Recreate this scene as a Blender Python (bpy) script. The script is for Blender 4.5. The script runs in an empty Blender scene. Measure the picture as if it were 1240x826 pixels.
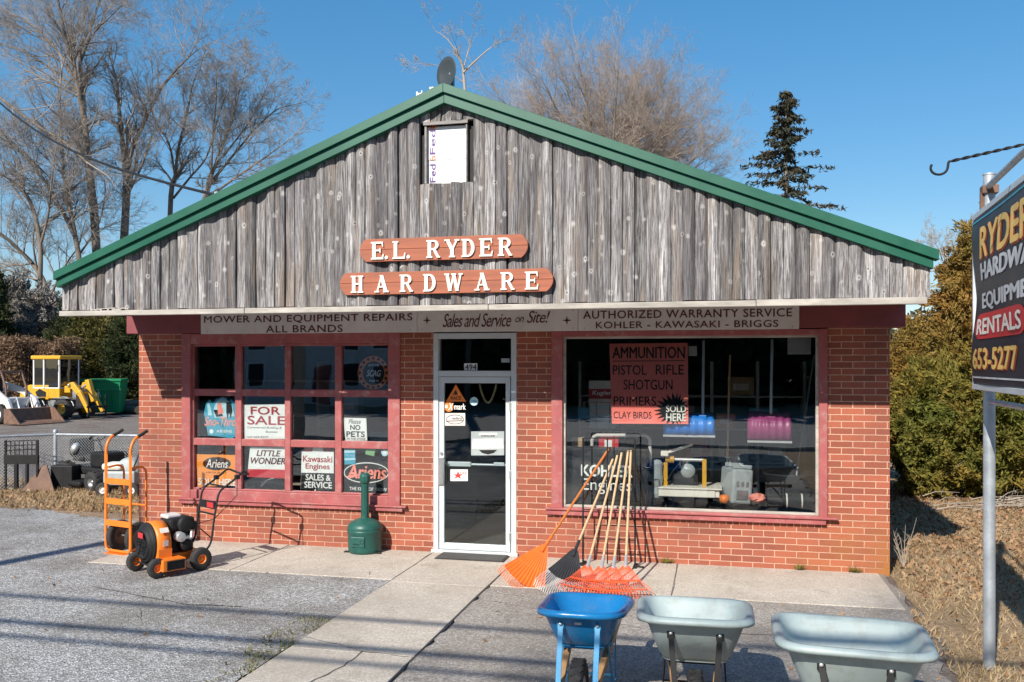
import bpy, math, random
import numpy as np
from mathutils import Vector, Matrix
S = bpy.context.scene
COL = S.collection
R = random.Random(7)
NR = np.random.RandomState(11)
rad = math.radians

# ------------------------------------------------------------------ camera, sky, sun, exposure
CAM_D, CAM_H, YAW, FPX = 10.23, 2.25, rad(13.0), 1083.0
cd = bpy.data.cameras.new('camera'); cam = bpy.data.objects.new('camera', cd); COL.objects.link(cam)
cam.location = (0, -CAM_D, CAM_H); cam.rotation_euler = (rad(90), 0, YAW)
cd.sensor_width = 36; cd.lens = FPX/1240*36; cd.shift_y = 0.0234; cd.clip_start = .05; cd.clip_end = 3000
S.camera = cam
SUN_AZ, SUN_EL = 16.5, 35.0            # the light travels towards +Y, 16 degrees to the right
w = bpy.data.worlds.new('World'); S.world = w; w.use_nodes = True
nt = w.node_tree; bg = nt.nodes['Background']
sky = nt.nodes.new('ShaderNodeTexSky'); sky.sky_type = 'NISHITA'; sky.sun_disc = False
sky.sun_elevation = rad(SUN_EL); sky.sun_rotation = rad(180+SUN_AZ)
sky.air_density = 1.0; sky.dust_density = .25; sky.ozone_density = 3.6; sky.altitude = 0
hs = nt.nodes.new('ShaderNodeHueSaturation'); hs.inputs['Saturation'].default_value = 1.66; hs.inputs['Value'].default_value = 1.15
gm = nt.nodes.new('ShaderNodeGamma'); gm.inputs[1].default_value = .62; nt.links.new(sky.outputs[0], gm.inputs[0]); nt.links.new(gm.outputs[0], hs.inputs['Color']); nt.links.new(hs.outputs[0], bg.inputs[0]); bg.inputs[1].default_value = 0.145
sd = bpy.data.lights.new('sun', 'SUN'); sun = bpy.data.objects.new('sun', sd); COL.objects.link(sun)
sd.energy = 4.4; sd.angle = rad(.5); sd.color = (1, .935, .83)
sdir = Vector((math.sin(rad(SUN_AZ))*math.cos(rad(SUN_EL)), math.cos(rad(SUN_AZ))*math.cos(rad(SUN_EL)), -math.sin(rad(SUN_EL))))
sun.rotation_euler = sdir.to_track_quat('-Z', 'Y').to_euler(); sun.location = (-5, -25, 20)
S.view_settings.view_transform = 'Standard'; S.view_settings.look = 'None'
S.view_settings.exposure = 0.62; S.view_settings.gamma = 1; S.view_settings.use_curve_mapping = False

# ------------------------------------------------------------------ measuring helpers (photo pixel -> real place)
cT, sT = math.cos(YAW), math.sin(YAW)
def W(px, py, Y=0.0):                  # point of the upright plane y = Y
    X = (Y+CAM_D)*math.tan(math.atan((px-620)/FPX)-YAW)
    d = (Y+CAM_D)*cT-X*sT
    return Vector((X, Y, CAM_H+(442-py)*d/FPX))
def PD(px, py, d):                     # point at a distance d along the view
    lat = (px-620)/FPX*d
    return Vector((lat*cT-d*sT, lat*sT+d*cT-CAM_D, CAM_H+(442-py)*d/FPX))
def G(px, py, z=0.0):                  # point of the level plane z
    return PD(px, py, (CAM_H-z)*FPX/(py-442))

# ------------------------------------------------------------------ mesh building
class MB:
    def __init__(s): s.v = []; s.f = []; s.sm = []
    def add(s, vs, fs, smooth=False):
        b = len(s.v); s.v.extend([tuple(p) for p in vs])
        for f in fs: s.f.append([i+b for i in f]); s.sm.append(smooth)
        return s
    def box(s, a, b, M=None):
        (x0, y0, z0), (x1, y1, z1) = a, b
        vs = [Vector(p) for p in ((x0,y0,z0),(x1,y0,z0),(x1,y1,z0),(x0,y1,z0),(x0,y0,z1),(x1,y0,z1),(x1,y1,z1),(x0,y1,z1))]
        if M is not None: vs = [M @ p for p in vs]
        return s.add(vs, [(0,3,2,1),(4,5,6,7),(0,1,5,4),(1,2,6,5),(2,3,7,6),(3,0,4,7)])
    def cbox(s, c, d, M=None):
        c = Vector(c); d = Vector(d)/2
        return s.box(c-d, c+d, M)
    def bar(s, p0, p1, w, h, up=(0,0,1)):   # flat bar between two points
        p0, p1 = Vector(p0), Vector(p1); z = (p1-p0).normalized(); u = Vector(up)
        if abs(z.dot(u)) > .95: u = Vector((0,1,0))
        x = z.cross(u).normalized(); y = x.cross(z)
        vs = [p+x*a*w/2+y*b*h/2 for p in (p0,p1) for a,b in ((-1,-1),(1,-1),(1,1),(-1,1))]
        return s.add(vs, [(3,2,1,0),(4,5,6,7),(0,1,5,4),(1,2,6,5),(2,3,7,6),(3,0,4,7)])
    def tube(s, pts, r, n=8, cap=True, smooth=True):
        pts = [Vector(p) for p in pts]; m = len(pts)
        rs = r if isinstance(r, (list, tuple)) else [r]*m
        t0 = (pts[1]-pts[0]).normalized(); u = Vector((0,0,1)) if abs(t0.z) < .9 else Vector((1,0,0))
        x = t0.cross(u).normalized(); vs = []
        for i, p in enumerate(pts):
            t = (pts[min(i+1,m-1)]-pts[max(i-1,0)])
            t = t.normalized() if t.length > 1e-9 else t0
            x = (x-t*x.dot(t)); x = x.normalized() if x.length > 1e-6 else t.orthogonal().normalized()
            y = t.cross(x)
            for k in range(n):
                a = 2*math.pi*k/n; vs.append(p+(x*math.cos(a)+y*math.sin(a))*rs[i])
        fs = [(i*n+k, i*n+(k+1)%n, (i+1)*n+(k+1)%n, (i+1)*n+k) for i in range(m-1) for k in range(n)]
        s.add(vs, fs, smooth)
        if cap:
            s.add(vs[:n], [tuple(range(n))[::-1]]); s.add(vs[-n:], [tuple(range(n))])
        return s
    def lathe(s, prof, c=(0,0,0), axis=(0,0,1), n=24, smooth=True):   # prof: (radius, height) list
        ax = Vector(axis).normalized(); x = ax.orthogonal().normalized(); y = ax.cross(x); c = Vector(c)
        vs = [c+ax*h+(x*math.cos(2*math.pi*k/n)+y*math.sin(2*math.pi*k/n))*max(r,1e-4) for r,h in prof for k in range(n)]
        fs = [(i*n+k, i*n+(k+1)%n, (i+1)*n+(k+1)%n, (i+1)*n+k) for i in range(len(prof)-1) for k in range(n)]
        return s.add(vs, fs, smooth)
    def prism(s, poly, o=(0,0,0), u=(1,0,0), v=(0,0,1), t=.01):   # poly in (u, v); thickness towards u x v (front)
        o, u, v = Vector(o), Vector(u), Vector(v); nn = u.cross(v).normalized()
        a = [o+u*p[0]+v*p[1] for p in poly]; m = len(a)
        b = [p+nn*t for p in a]
        fs = [tuple(range(m))[::-1], tuple(range(m,2*m))]+[(i,(i+1)%m,m+(i+1)%m,m+i) for i in range(m)]
        return s.add(a+b, fs)
    def build(s, name, mat, parent=None, world=False, bevel=0, sub=0, bseg=2):
        me = bpy.data.meshes.new(name); off = Vector((0,0,0))
        if world and parent is not None:
            q = parent
            while q is not None: off += q.location; q = q.parent
        me.from_pydata([(p[0]-off.x, p[1]-off.y, p[2]-off.z) for p in s.v], [], s.f)
        me.polygons.foreach_set('use_smooth', s.sm)
        me.materials.append(mat); me.update()
        o = bpy.data.objects.new(name, me); COL.objects.link(o); o.parent = parent
        if bevel:
            m = o.modifiers.new('bevel', 'BEVEL'); m.width = bevel; m.segments = bseg; m.limit_method = 'ANGLE'; m.angle_limit = rad(40)
        if sub:
            m = o.modifiers.new('sub', 'SUBSURF'); m.levels = sub; m.render_levels = sub
        return o
def npmesh(name, V, F, mat, parent=None, world=False):     # V (N,3), F (M,k) numpy
    off = Vector((0,0,0)); q = parent if world else None
    while q is not None: off += q.location; q = q.parent
    V = V-np.array(off); me = bpy.data.meshes.new(name); k = F.shape[1]
    me.vertices.add(len(V)); me.vertices.foreach_set('co', V.astype(np.float32).ravel())
    me.loops.add(F.size); me.loops.foreach_set('vertex_index', F.astype(np.int32).ravel())
    me.polygons.add(len(F)); me.polygons.foreach_set('loop_start', np.arange(0, F.size, k, dtype=np.int32))
    me.update(calc_edges=True); me.materials.append(mat)
    o = bpy.data.objects.new(name, me); COL.objects.link(o); o.parent = parent
    return o
def thing(name, label, cat, loc=(0,0,0), rz=0, group=None):
    o = bpy.data.objects.new(name, None); COL.objects.link(o); o.empty_display_size = .2
    o.location = loc; o.rotation_euler = (0,0,rz); o['label'] = label; o['category'] = cat
    if group: o['group'] = group
    return o
def tag(o, label, cat, group=None):
    o['label'] = label; o['category'] = cat
    if group: o['group'] = group
    return o
def struct(o): o['kind'] = 'structure'; return o
def dup(o, loc=None, rz=None, label=None, parent=None):
    c = o.copy(); COL.objects.link(c); c.parent = parent
    if loc is not None: c.location = loc
    if rz is not None: c.rotation_euler = (c.rotation_euler[0], c.rotation_euler[1], rz)
    if label: c['label'] = label
    for ch in list(o.children): dup(ch, parent=c)
    return c

# ------------------------------------------------------------------ lettering
_tc = {}
def text2d(s, bold=0.0, shear=0.0, space=1.0):
    key = (s, bold, shear, space)
    if key in _tc: return _tc[key]
    cu = bpy.data.curves.new('txt', 'FONT'); cu.body = s; cu.size = 1; cu.offset = bold; cu.shear = shear
    cu.space_character = space; cu.resolution_u = 3; cu.fill_mode = 'FRONT'
    ob = bpy.data.objects.new('txt', cu); COL.objects.link(ob)
    dg = bpy.context.evaluated_depsgraph_get()
    me = bpy.data.meshes.new_from_object(ob.evaluated_get(dg))
    vs = [(p.co.x, p.co.y) for p in me.vertices]; fs = [tuple(f.vertices) for f in me.polygons]
    bpy.data.objects.remove(ob); bpy.data.curves.remove(cu); bpy.data.meshes.remove(me)
    x0 = min(p[0] for p in vs); x1 = max(p[0] for p in vs); y0 = min(p[1] for p in vs); y1 = max(p[1] for p in vs)
    _tc[key] = ([((a-x0)/(x1-x0), (b-y0)/(y1-y0)) for a,b in vs], fs)
    return _tc[key]
def put_text(mb, s, o, wid, hgt, u=(1,0,0), v=(0,0,1), bold=0.0, shear=0.0, space=1.0):
    """fit the words into a box with lower left corner o"""
    vs, fs = text2d(s, 0.0, shear, space); o, u, v = Vector(o), Vector(u), Vector(v); nn = u.cross(v).normalized()
    e = bold*.75*hgt   # heavier strokes: thin copies shifted by a hair and stacked outwards
    sh = [(0,0)] if e <= 0 else [(0,0),(-e,0),(e,0),(0,e*.7),(0,-e*.7)]
    for i, (dx, dy) in enumerate(sh):
        mb.add([o+u*(a*(wid-2*e)+e+dx)+v*(b*(hgt-1.4*e)+.7*e+dy)+nn*(.00025*i) for a,b in vs], fs)
    return mb
def px_text(mb, s, x0, y0, x1, y1, Y, **k):   # box given by photo pixels on plane y = Y
    xm, ym = (x0+x1)/2, (y0+y1)/2
    a = W(x0, ym, Y).x; b = W(x1, ym, Y).x; t = W(xm, y0, Y).z; q = W(xm, y1, Y).z
    return put_text(mb, s, (a, Y, q), b-a, t-q, **k)

# ------------------------------------------------------------------ materials
def newmat(name):
    m = bpy.data.materials.new(name); m.use_nodes = True; t = m.node_tree
    return m, t, t.nodes['Principled BSDF']
def N(t, kind, **k):
    n = t.nodes.new('ShaderNode'+kind)
    for a, b in k.items():
        if a.startswith('i_'):
            q = a[2:]; n.inputs[int(q) if q.isdigit() else q.replace('_', ' ')].default_value = b
        else: setattr(n, a, b)
    return n
def coord(t, scale=(1,1,1)):
    tc = N(t, 'TexCoord'); mp = N(t, 'Mapping'); mp.inputs['Scale'].default_value = scale
    t.links.new(tc.outputs['Object'], mp.inputs['Vector']); return mp.outputs[0]
def ramp(t, fac, stops):
    r = N(t, 'ValToRGB'); e = r.color_ramp.elements
    while len(e) < len(stops): e.new(.5)
    for q, (p, c) in zip(e, stops):
        q.position = p; q.color = (c[0], c[1], c[2], 1) if hasattr(c, '__len__') else (c, c, c, 1)
    t.links.new(fac, r.inputs[0]); return r.outputs[0]
def mix(t, fac, a, b, mode='MIX'):
    m = N(t, 'MixRGB', blend_type=mode)
    for i, q in ((0, fac), (1, a), (2, b)):
        if hasattr(q, 'is_linked'): t.links.new(q, m.inputs[i])
        elif i == 0: m.inputs[0].default_value = q
        else: m.inputs[i].default_value = (q[0], q[1], q[2], 1)
    return m.outputs[0]
def noise(t, vec, scale, det=4, rough=.6):
    n = N(t, 'TexNoise'); n.inputs['Scale'].default_value = scale; n.inputs['Detail'].default_value = det; n.inputs['Roughness'].default_value = rough
    t.links.new(vec, n.inputs['Vector']); return n.outputs[0]
def bump(t, bs, h, strength, dist=.01):
    b = N(t, 'Bump'); b.inputs['Strength'].default_value = strength; b.inputs['Distance'].default_value = dist
    t.links.new(h, b.inputs['Height']); t.links.new(b.outputs[0], bs.inputs['Normal']); return b
def mat(name, col, rough=.6, metal=0.0, var=.18, scale=6, bmp=.08, bscale=60, dirt=None, damt=.35, stretch=(1,1,1), spec=.5):
    m, t, bs = newmat(name); v = coord(t, stretch)
    n1 = noise(t, v, scale, 5)
    f = ramp(t, n1, [(.3, 0.0), (.7, 1.0)])
    a = tuple(c*(1-var) for c in col); b = tuple(min(1, c*(1+var)) for c in col)
    c = mix(t, f, a, b)
    if dirt is not None:
        d = ramp(t, noise(t, v, scale*2.7, 6, .7), [(.5, 0.0), (.75, damt)]); c = mix(t, d, c, dirt)
    t.links.new(c, bs.inputs['Base Color'])
    rr = ramp(t, n1, [(.2, max(0, rough-.08)), (.8, min(1, rough+.1))]); t.links.new(rr, bs.inputs['Roughness'])
    bs.inputs['Metallic'].default_value = metal; bs.inputs['Specular IOR Level'].default_value = spec
    if bmp: bump(t, bs, noise(t, v, bscale, 4), bmp)
    return m
def leafmat(name, c1, c2, c3, scale=1.0, trans=.25):
    m, t, bs = newmat(name); v = coord(t)
    f = ramp(t, noise(t, v, scale, 3), [(.35, 0.0), (.65, 1.0)])
    c = mix(t, f, c1, c2)
    c = mix(t, ramp(t, noise(t, v, scale*9, 2), [(.45, 0.0), (.7, .8)]), c, c3)
    t.links.new(c, bs.inputs['Base Color']); bs.inputs['Roughness'].default_value = .7; bs.inputs['Specular IOR Level'].default_value = .25
    if trans:
        tr = N(t, 'BsdfTranslucent'); t.links.new(c, tr.inputs[0]); ms = N(t, 'MixShader'); ms.inputs[0].default_value = trans
        t.links.new(bs.outputs[0], ms.inputs[1]); t.links.new(tr.outputs[0], ms.inputs[2]); t.links.new(ms.outputs[0], t.nodes['Material Output'].inputs[0])
    return m
def glassmat(name, tint=(.8,.84,.84), boost=1.0):
    m, t, bs = newmat(name); t.nodes.remove(bs)
    tr = N(t, 'BsdfTransparent'); tr.inputs[0].default_value = (*tint, 1)
    gl = N(t, 'BsdfGlossy'); gl.inputs['Roughness'].default_value = .01; gl.inputs[0].default_value = (.95,.97,1,1)
    v = coord(t); b = N(t, 'Bump'); b.inputs['Strength'].default_value = .03; b.inputs['Distance'].default_value = .05
    t.links.new(noise(t, v, 1.6, 1), b.inputs['Height']); t.links.new(b.outputs[0], gl.inputs['Normal'])
    fr = N(t, 'Fresnel'); fr.inputs[0].default_value = 1.52
    mu = N(t, 'Math', operation='MULTIPLY_ADD'); mu.inputs[1].default_value = 1.7*boost; mu.inputs[2].default_value = .01
    t.links.new(fr.outputs[0], mu.inputs[0])
    ms = N(t, 'MixShader'); t.links.new(mu.outputs[0], ms.inputs[0]); t.links.new(tr.outputs[0], ms.inputs[1]); t.links.new(gl.outputs[0], ms.inputs[2])
    t.links.new(ms.outputs[0], t.nodes['Material Output'].inputs[0]); return m
def brickmat(name, bw, bh, mortar=.011):
    m, t, bs = newmat(name)
    tc = N(t, 'TexCoord'); sx = N(t, 'SeparateXYZ'); t.links.new(tc.outputs['Object'], sx.inputs[0])
    ad = N(t, 'Math', operation='ADD'); t.links.new(sx.outputs[0], ad.inputs[0]); t.links.new(sx.outputs[1], ad.inputs[1])
    cb = N(t, 'CombineXYZ'); t.links.new(ad.outputs[0], cb.inputs[0]); t.links.new(sx.outputs[2], cb.inputs[1])
    wob = N(t, 'TexNoise'); wob.inputs['Scale'].default_value = 22; t.links.new(cb.outputs[0], wob.inputs['Vector'])
    vm = N(t, 'VectorMath', operation='MULTIPLY_ADD'); vm.inputs[1].default_value = (.008,.006,0)
    t.links.new(wob.outputs['Color'], vm.inputs[0]); t.links.new(cb.outputs[0], vm.inputs[2])
    br = N(t, 'TexBrick'); br.inputs['Scale'].default_value = 1; br.inputs['Brick Width'].default_value = bw; br.inputs['Row Height'].default_value = bh
    br.inputs['Mortar Size'].default_value = mortar/2; br.inputs['Mortar Smooth'].default_value = .15; br.inputs['Bias'].default_value = -.05
    br.inputs[1].default_value = (.37,.10,.06,1); br.inputs[2].default_value = (.19,.05,.036,1); br.inputs[3].default_value = (.62,.40,.30,1)
    t.links.new(vm.outputs[0], br.inputs[0])
    v = coord(t)
    c = mix(t, ramp(t, noise(t, v, 55, 5, .75), [(.3, 0.0), (.75, .38)]), br.outputs[0], (.52,.2,.11))
    c = mix(t, ramp(t, noise(t, v, 1.3, 4), [(.42, 0.0), (.7, .5)]), c, (.19,.075,.055))
    c = mix(t, ramp(t, noise(t, v, 9, 5, .75), [(.62, 0.0), (.76, .4)]), c, (.55,.38,.29))
    # rust-coloured splash stain low on the right corner
    mr = N(t, 'MapRange'); mr.inputs[1].default_value = .75; mr.inputs[2].default_value = .05; t.links.new(sx.outputs[2], mr.inputs[0])
    mx = N(t, 'MapRange'); mx.inputs[1].default_value = 3.3; mx.inputs[2].default_value = 4.5; t.links.new(sx.outputs[0], mx.inputs[0])
    ml = N(t, 'Math', operation='MULTIPLY'); t.links.new(mr.outputs[0], ml.inputs[0]); t.links.new(mx.outputs[0], ml.inputs[1])
    ml2 = N(t, 'Math', operation='MULTIPLY'); t.links.new(ml.outputs[0], ml2.inputs[0]); t.links.new(ramp(t, noise(t, v, 2.5, 4), [(.3, .2), (.65, 1.0)]), ml2.inputs[1])
    c = mix(t, ml2.outputs[0], c, (.36,.15,.04))
    t.links.new(c, bs.inputs['Base Color']); bs.inputs['Roughness'].default_value = .85; bs.inputs['Specular IOR Level'].default_value = .3
    inv = N(t, 'Math', operation='SUBTRACT'); inv.inputs[0].default_value = 1; t.links.new(br.outputs[1], inv.inputs[1])
    hh = N(t, 'Math', operation='MULTIPLY_ADD'); hh.inputs[1].default_value = .25; t.links.new(noise(t, v, 90, 4), hh.inputs[0]); t.links.new(inv.outputs[0], hh.inputs[2])
    bump(t, bs, hh.outputs[0], .8, .008); return m
def sidingmat(name, bw, x0):
    m, t, bs = newmat(name)
    tc = N(t, 'TexCoord'); sx = N(t, 'SeparateXYZ'); t.links.new(tc.outputs['Object'], sx.inputs[0])
    a = N(t, 'Math', operation='SUBTRACT'); a.inputs[1].default_value = x0; t.links.new(sx.outputs[0], a.inputs[0])
    d = N(t, 'Math', operation='DIVIDE'); d.inputs[1].default_value = bw; t.links.new(a.outputs[0], d.inputs[0])
    fl = N(t, 'Math', operation='FLOOR'); t.links.new(d.outputs[0], fl.inputs[0])
    wn = N(t, 'TexWhiteNoise', noise_dimensions='1D'); t.links.new(fl.outputs[0], wn.inputs['W'])
    v = coord(t, (1, 1, .035))
    g = noise(t, v, 105, 6, .75); g2 = noise(t, v, 22, 5, .7)
    c = mix(t, ramp(t, g2, [(.32, 0.0), (.68, 1.0)]), (.13,.122,.126), (.60,.585,.58))
    c = mix(t, ramp(t, g, [(.42, .92), (.58, 0.0)]), c, (.07,.062,.062))
    c = mix(t, 1.0, c, ramp(t, wn.outputs['Value'], [(0, .50), (.3, .85), (1, 1.35)]), 'MULTIPLY')
    wn2 = N(t, 'TexWhiteNoise', noise_dimensions='2D'); t.links.new(tc.outputs['Object'], wn2.inputs['Vector'])
    c = mix(t, ramp(t, noise(t, coord(t, (2.2,1,.4)), 1.2, 4), [(.42, 0.0), (.7, .6)]), c, (.10,.09,.10))
    c = mix(t, ramp(t, noise(t, coord(t, (6,1,.5)), 1.6, 4), [(.52, 0.0), (.68, .45)]), c, (.30,.22,.155))
    # knots
    kn = coord(t, (8.2, 1, 6.4)); kw = N(t, 'VectorMath', operation='MULTIPLY_ADD'); kw.inputs[1].default_value = (.16,0,.16); kt = N(t, 'TexNoise'); kt.inputs['Scale'].default_value = 5
    t.links.new(kn, kt.inputs['Vector']); t.links.new(kt.outputs['Color'], kw.inputs[0]); t.links.new(kn, kw.inputs[2])
    vo = N(t, 'TexVoronoi'); vo.inputs['Scale'].default_value = 1; t.links.new(kw.outputs[0], vo.inputs['Vector'])
    cc = N(t, 'SeparateColor'); t.links.new(vo.outputs['Color'], cc.inputs[0])
    vd = N(t, 'Math', operation='MULTIPLY_ADD'); vd.inputs[1].default_value = .11; t.links.new(cc.outputs[0], vd.inputs[0]); t.links.new(vo.outputs['Distance'], vd.inputs[2])
    c = mix(t, ramp(t, vd.outputs[0], [(.10, .8), (.27, 0.0)]), c, (.56,.54,.52))
    c = mix(t, ramp(t, vo.outputs['Distance'], [(.045, .95), (.085, 0.0)]), c, (.06,.045,.04))
    t.links.new(c, bs.inputs['Base Color']); bs.inputs['Roughness'].default_value = .9; bs.inputs['Specular IOR Level'].default_value = .2
    bump(t, bs, g, .5, .006); return m
def gravelmat(name, c0, c1, c2, peb=70, amount=1.0, patch=(.2,.17,.14), pamt=.5):
    m, t, bs = newmat(name); v = coord(t)
    vo = N(t, 'TexVoronoi'); vo.inputs['Scale'].default_value = peb; t.links.new(v, vo.inputs['Vector'])
    sp = N(t, 'SeparateColor'); t.links.new(vo.outputs['Color'], sp.inputs[0])
    c = ramp(t, sp.outputs[0], [(.0, c0), (.55, c1), (.9, c2)])
    c = mix(t, ramp(t, noise(t, v, 160, 3, .7), [(.35, .0), (.7, .5)]), c, c0)
    c = mix(t, ramp(t, noise(t, v, .8, 6, .65), [(.42, 0.0), (.68, pamt)]), c, patch)
    c = mix(t, ramp(t, noise(t, v, 3.7, 5, .7), [(.55, 0.0), (.72, pamt*.8)]), c, tuple(q*.75 for q in patch))
    t.links.new(c, bs.inputs['Base Color']); bs.inputs['Roughness'].default_value = .92; bs.inputs['Specular IOR Level'].default_value = .25
    bump(t, bs, vo.outputs['Distance'], .7*amount, .012); return m

M = {}
M['brick'] = brickmat('red brick', .232, .0715)
M['rowlock'] = brickmat('header brick', .072, .2)
XC = -2.76
M['siding'] = sidingmat('weathered siding', .118, -7.42-XC)
M['pink'] = mat('faded red paint', (.34,.088,.088), .6, var=.16, scale=3, dirt=(.42,.25,.23), damt=.75, bmp=.12)
M['maroon'] = mat('dull maroon paint', (.22,.05,.055), .65, var=.2, scale=3)
M['green'] = mat('green metal trim', (.008,.098,.06), .4, var=.15, scale=1.5, bmp=.03, dirt=(.035,.13,.09), damt=.3)
M['trim'] = mat('flaking white board', (.40,.37,.33), .8, var=.3, scale=5, dirt=(.25,.22,.19), damt=.8, stretch=(.4,1,2))
M['soffit'] = mat('soffit ply', (.30,.22,.2), .8)
M['alu'] = mat('painted aluminium', (.56,.60,.62), .42, .15, var=.07, scale=2, bmp=.03)
M['alu_dark'] = mat('dull steel', (.33,.34,.35), .45, .7, var=.15, bmp=.03)
M['galv'] = mat('galvanised steel', (.42,.46,.50), .5, .45, var=.2, scale=9, bmp=.05, dirt=(.3,.3,.3))
M['glass'] = glassmat('window glass', (.95,.97,.97), 1.05); M['glass_door'] = glassmat('door glass', (.90,.93,.93), .7)
M['cabglass'] = glassmat('cab glass', (.10,.14,.16), 1.4)
M['black'] = mat('black paint', (.015,.015,.016), .6, var=.3, bmp=.05, spec=.3)
M['rubber'] = mat('black rubber', (.025,.024,.024), .8, var=.3, bmp=.2, dirt=(.12,.1,.08))
M['white'] = mat('white sheet', (.78,.78,.76), .5, var=.05, bmp=.02)
M['offwhite'] = mat('weathered white', (.66,.625,.60), .6, var=.12, scale=2, dirt=(.4,.35,.32), damt=.3)
M['letter_maroon'] = mat('maroon lettering', (.10,.02,.022), .6, var=.2)
M['red'] = mat('sign red', (.55,.03,.035), .5, var=.08, bmp=.02)
M['orange'] = mat('orange enamel', (.80,.20,.02), .38, var=.1, scale=4, bmp=.03, dirt=(.45,.13,.03), damt=.25)
M['orange_sign'] = mat('orange sheet', (.85,.30,.04), .5, var=.04, bmp=.02)
M['salmon'] = mat('fluorescent red card', (.92,.22,.17), .6, var=.06, scale=2, bmp=.02)
M['cyan'] = mat('cyan print', (.05,.34,.48), .5, var=.12, bmp=.02)
M['paleblue'] = mat('pale blue print', (.45,.66,.72), .5, var=.1, bmp=.02)
M['dkred'] = mat('dark red print', (.35,.02,.03), .5, bmp=.02)
M['coral'] = mat('coral print', (.85,.28,.22), .5, bmp=.02)
M['signwood'] = mat('brown sign board', (.34,.105,.055), .65, var=.25, scale=6, stretch=(.25,1,3), dirt=(.2,.06,.035), damt=.5, bmp=.15)
M['cream'] = mat('cream letters', (.78,.74,.66), .55, var=.06)
M['concrete'] = gravelmat('pale concrete', (.40,.35,.295), (.53,.475,.41), (.72,.66,.58), 95, .35, (.33,.285,.23), .6)
M['crack'] = mat('crack filler', (.08,.075,.07), .95)
M['forest'] = mat('dark green plastic', (.012,.085,.07), .42, var=.12, bmp=.06, bscale=30, dirt=(.06,.14,.12), damt=.25)
M['blue'] = mat('blue enamel', (.012,.19,.46), .24, var=.1, scale=4, bmp=.03, bscale=25, dirt=(.10,.20,.30), damt=.5)
M['bluebar'] = mat('light blue steel', (.04,.30,.58), .4, var=.1, bmp=.03)
M['poly'] = mat('grey green poly', (.38,.455,.45), .42, var=.07, scale=3, bmp=.05, bscale=200, dirt=(.22,.20,.16), damt=.55)
M['wood'] = mat('pale wood', (.58,.40,.23), .55, var=.2, scale=8, stretch=(6,6,.5), bmp=.08)
M['woodgrey'] = mat('grey wood', (.36,.28,.21), .7, var=.25, scale=8, stretch=(5,.6,5), bmp=.1)
M['hubwood'] = mat('ash wood', (.55,.32,.15), .6, var=.2, stretch=(5,.6,5))
M['rakered'] = mat('red rake steel', (.74,.105,.035), .42, var=.15, bmp=.03)
M['rakeorange'] = mat('orange rake plastic', (.85,.15,.02), .42, var=.1, bmp=.04)
M['rakeblack'] = mat('black rake plastic', (.03,.03,.033), .5, var=.2, bmp=.05)
M['steelpale'] = mat('bare steel', (.6,.6,.6), .4, .6, var=.1)
M['yellow'] = mat('machine yellow', (.66,.35,.02), .42, var=.12, scale=1.5, dirt=(.25,.16,.06), damt=.7)
M['rust'] = mat('rusty steel', (.17,.095,.065), .75, var=.35, scale=5, dirt=(.08,.05,.04), damt=.6)
M['dumpgreen'] = mat('bin green', (.0,.21,.075), .5, var=.15, scale=1.5, dirt=(.02,.12,.06))
M['purple'] = mat('plum plastic', (.30,.04,.15), .4, var=.12)
M['shovelblue'] = mat('bright blue plastic', (.02,.22,.70), .35, var=.1)
M['greyplastic'] = mat('grey plastic', (.34,.38,.39), .5, var=.15)
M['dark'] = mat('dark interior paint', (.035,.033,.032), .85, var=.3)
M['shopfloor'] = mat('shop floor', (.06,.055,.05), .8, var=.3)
M['cardboard'] = mat('cardboard', (.42,.29,.17), .8)
M['bark'] = mat('grey bark', (.20,.165,.135), .9, var=.35, scale=2.5, bmp=.5, bscale=14, stretch=(1,1,.4), spec=.1)
M['twig'] = mat('brown twigs', (.31,.275,.25), .9, var=.25, scale=.5, bmp=0, spec=.1)
M['twigred'] = mat('reddish twigs', (.35,.285,.24), .9, var=.25, scale=.4, bmp=0, spec=.1)
M['paletw'] = mat('pale twigs', (.34,.29,.24), .9, var=.25, scale=.5, bmp=0, spec=.1)
M['arb'] = leafmat('bronzed arborvitae', (.36,.185,.045), (.25,.185,.045), (.11,.085,.022), .8)
M['arbgreen'] = leafmat('green arborvitae', (.165,.18,.035), (.31,.215,.045), (.06,.075,.018), .9)
M['cedar'] = leafmat('dark cedar', (.030,.045,.016), (.075,.085,.028), (.018,.024,.012), .5)
M['cedar2'] = leafmat('grey cedar', (.055,.06,.04), (.13,.12,.085), (.03,.032,.022), .5)
M['olive'] = leafmat('olive juniper', (.13,.125,.035), (.23,.19,.065), (.04,.045,.015), .6)
M['brownhedge'] = leafmat('brown hedge', (.20,.125,.075), (.30,.19,.12), (.09,.06,.04), .5)
M['spruce'] = leafmat('spruce', (.032,.04,.026), (.085,.065,.038), (.02,.024,.016), .5, 0)
M['greybrush'] = leafmat('grey brush', (.30,.27,.245), (.19,.17,.15), (.07,.062,.055), .6, 0)
M['leaves'] = leafmat('fallen leaves', (.30,.165,.085), (.40,.27,.16), (.15,.085,.05), 3, 0)
M['straw'] = leafmat('dry grass', (.38,.265,.14), (.46,.35,.21), (.22,.15,.075), 1.2, .1)
M['wire'] = mat('fence wire', (.45,.47,.48), .45, .6, bmp=0)
M['gravel'] = gravelmat('gravelly asphalt', (.19,.186,.183), (.36,.355,.35), (.66,.65,.64), 60, 1, (.165,.145,.125), .8)
M['asphalt'] = gravelmat('worn asphalt', (.22,.197,.175), (.36,.327,.293), (.56,.515,.465), 80, .7, (.19,.165,.14), .7)
M['yard'] = gravelmat('yard gravel', (.12,.10,.088), (.22,.19,.165), (.36,.32,.285), 30, .8, (.13,.095,.075), .8)
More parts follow.
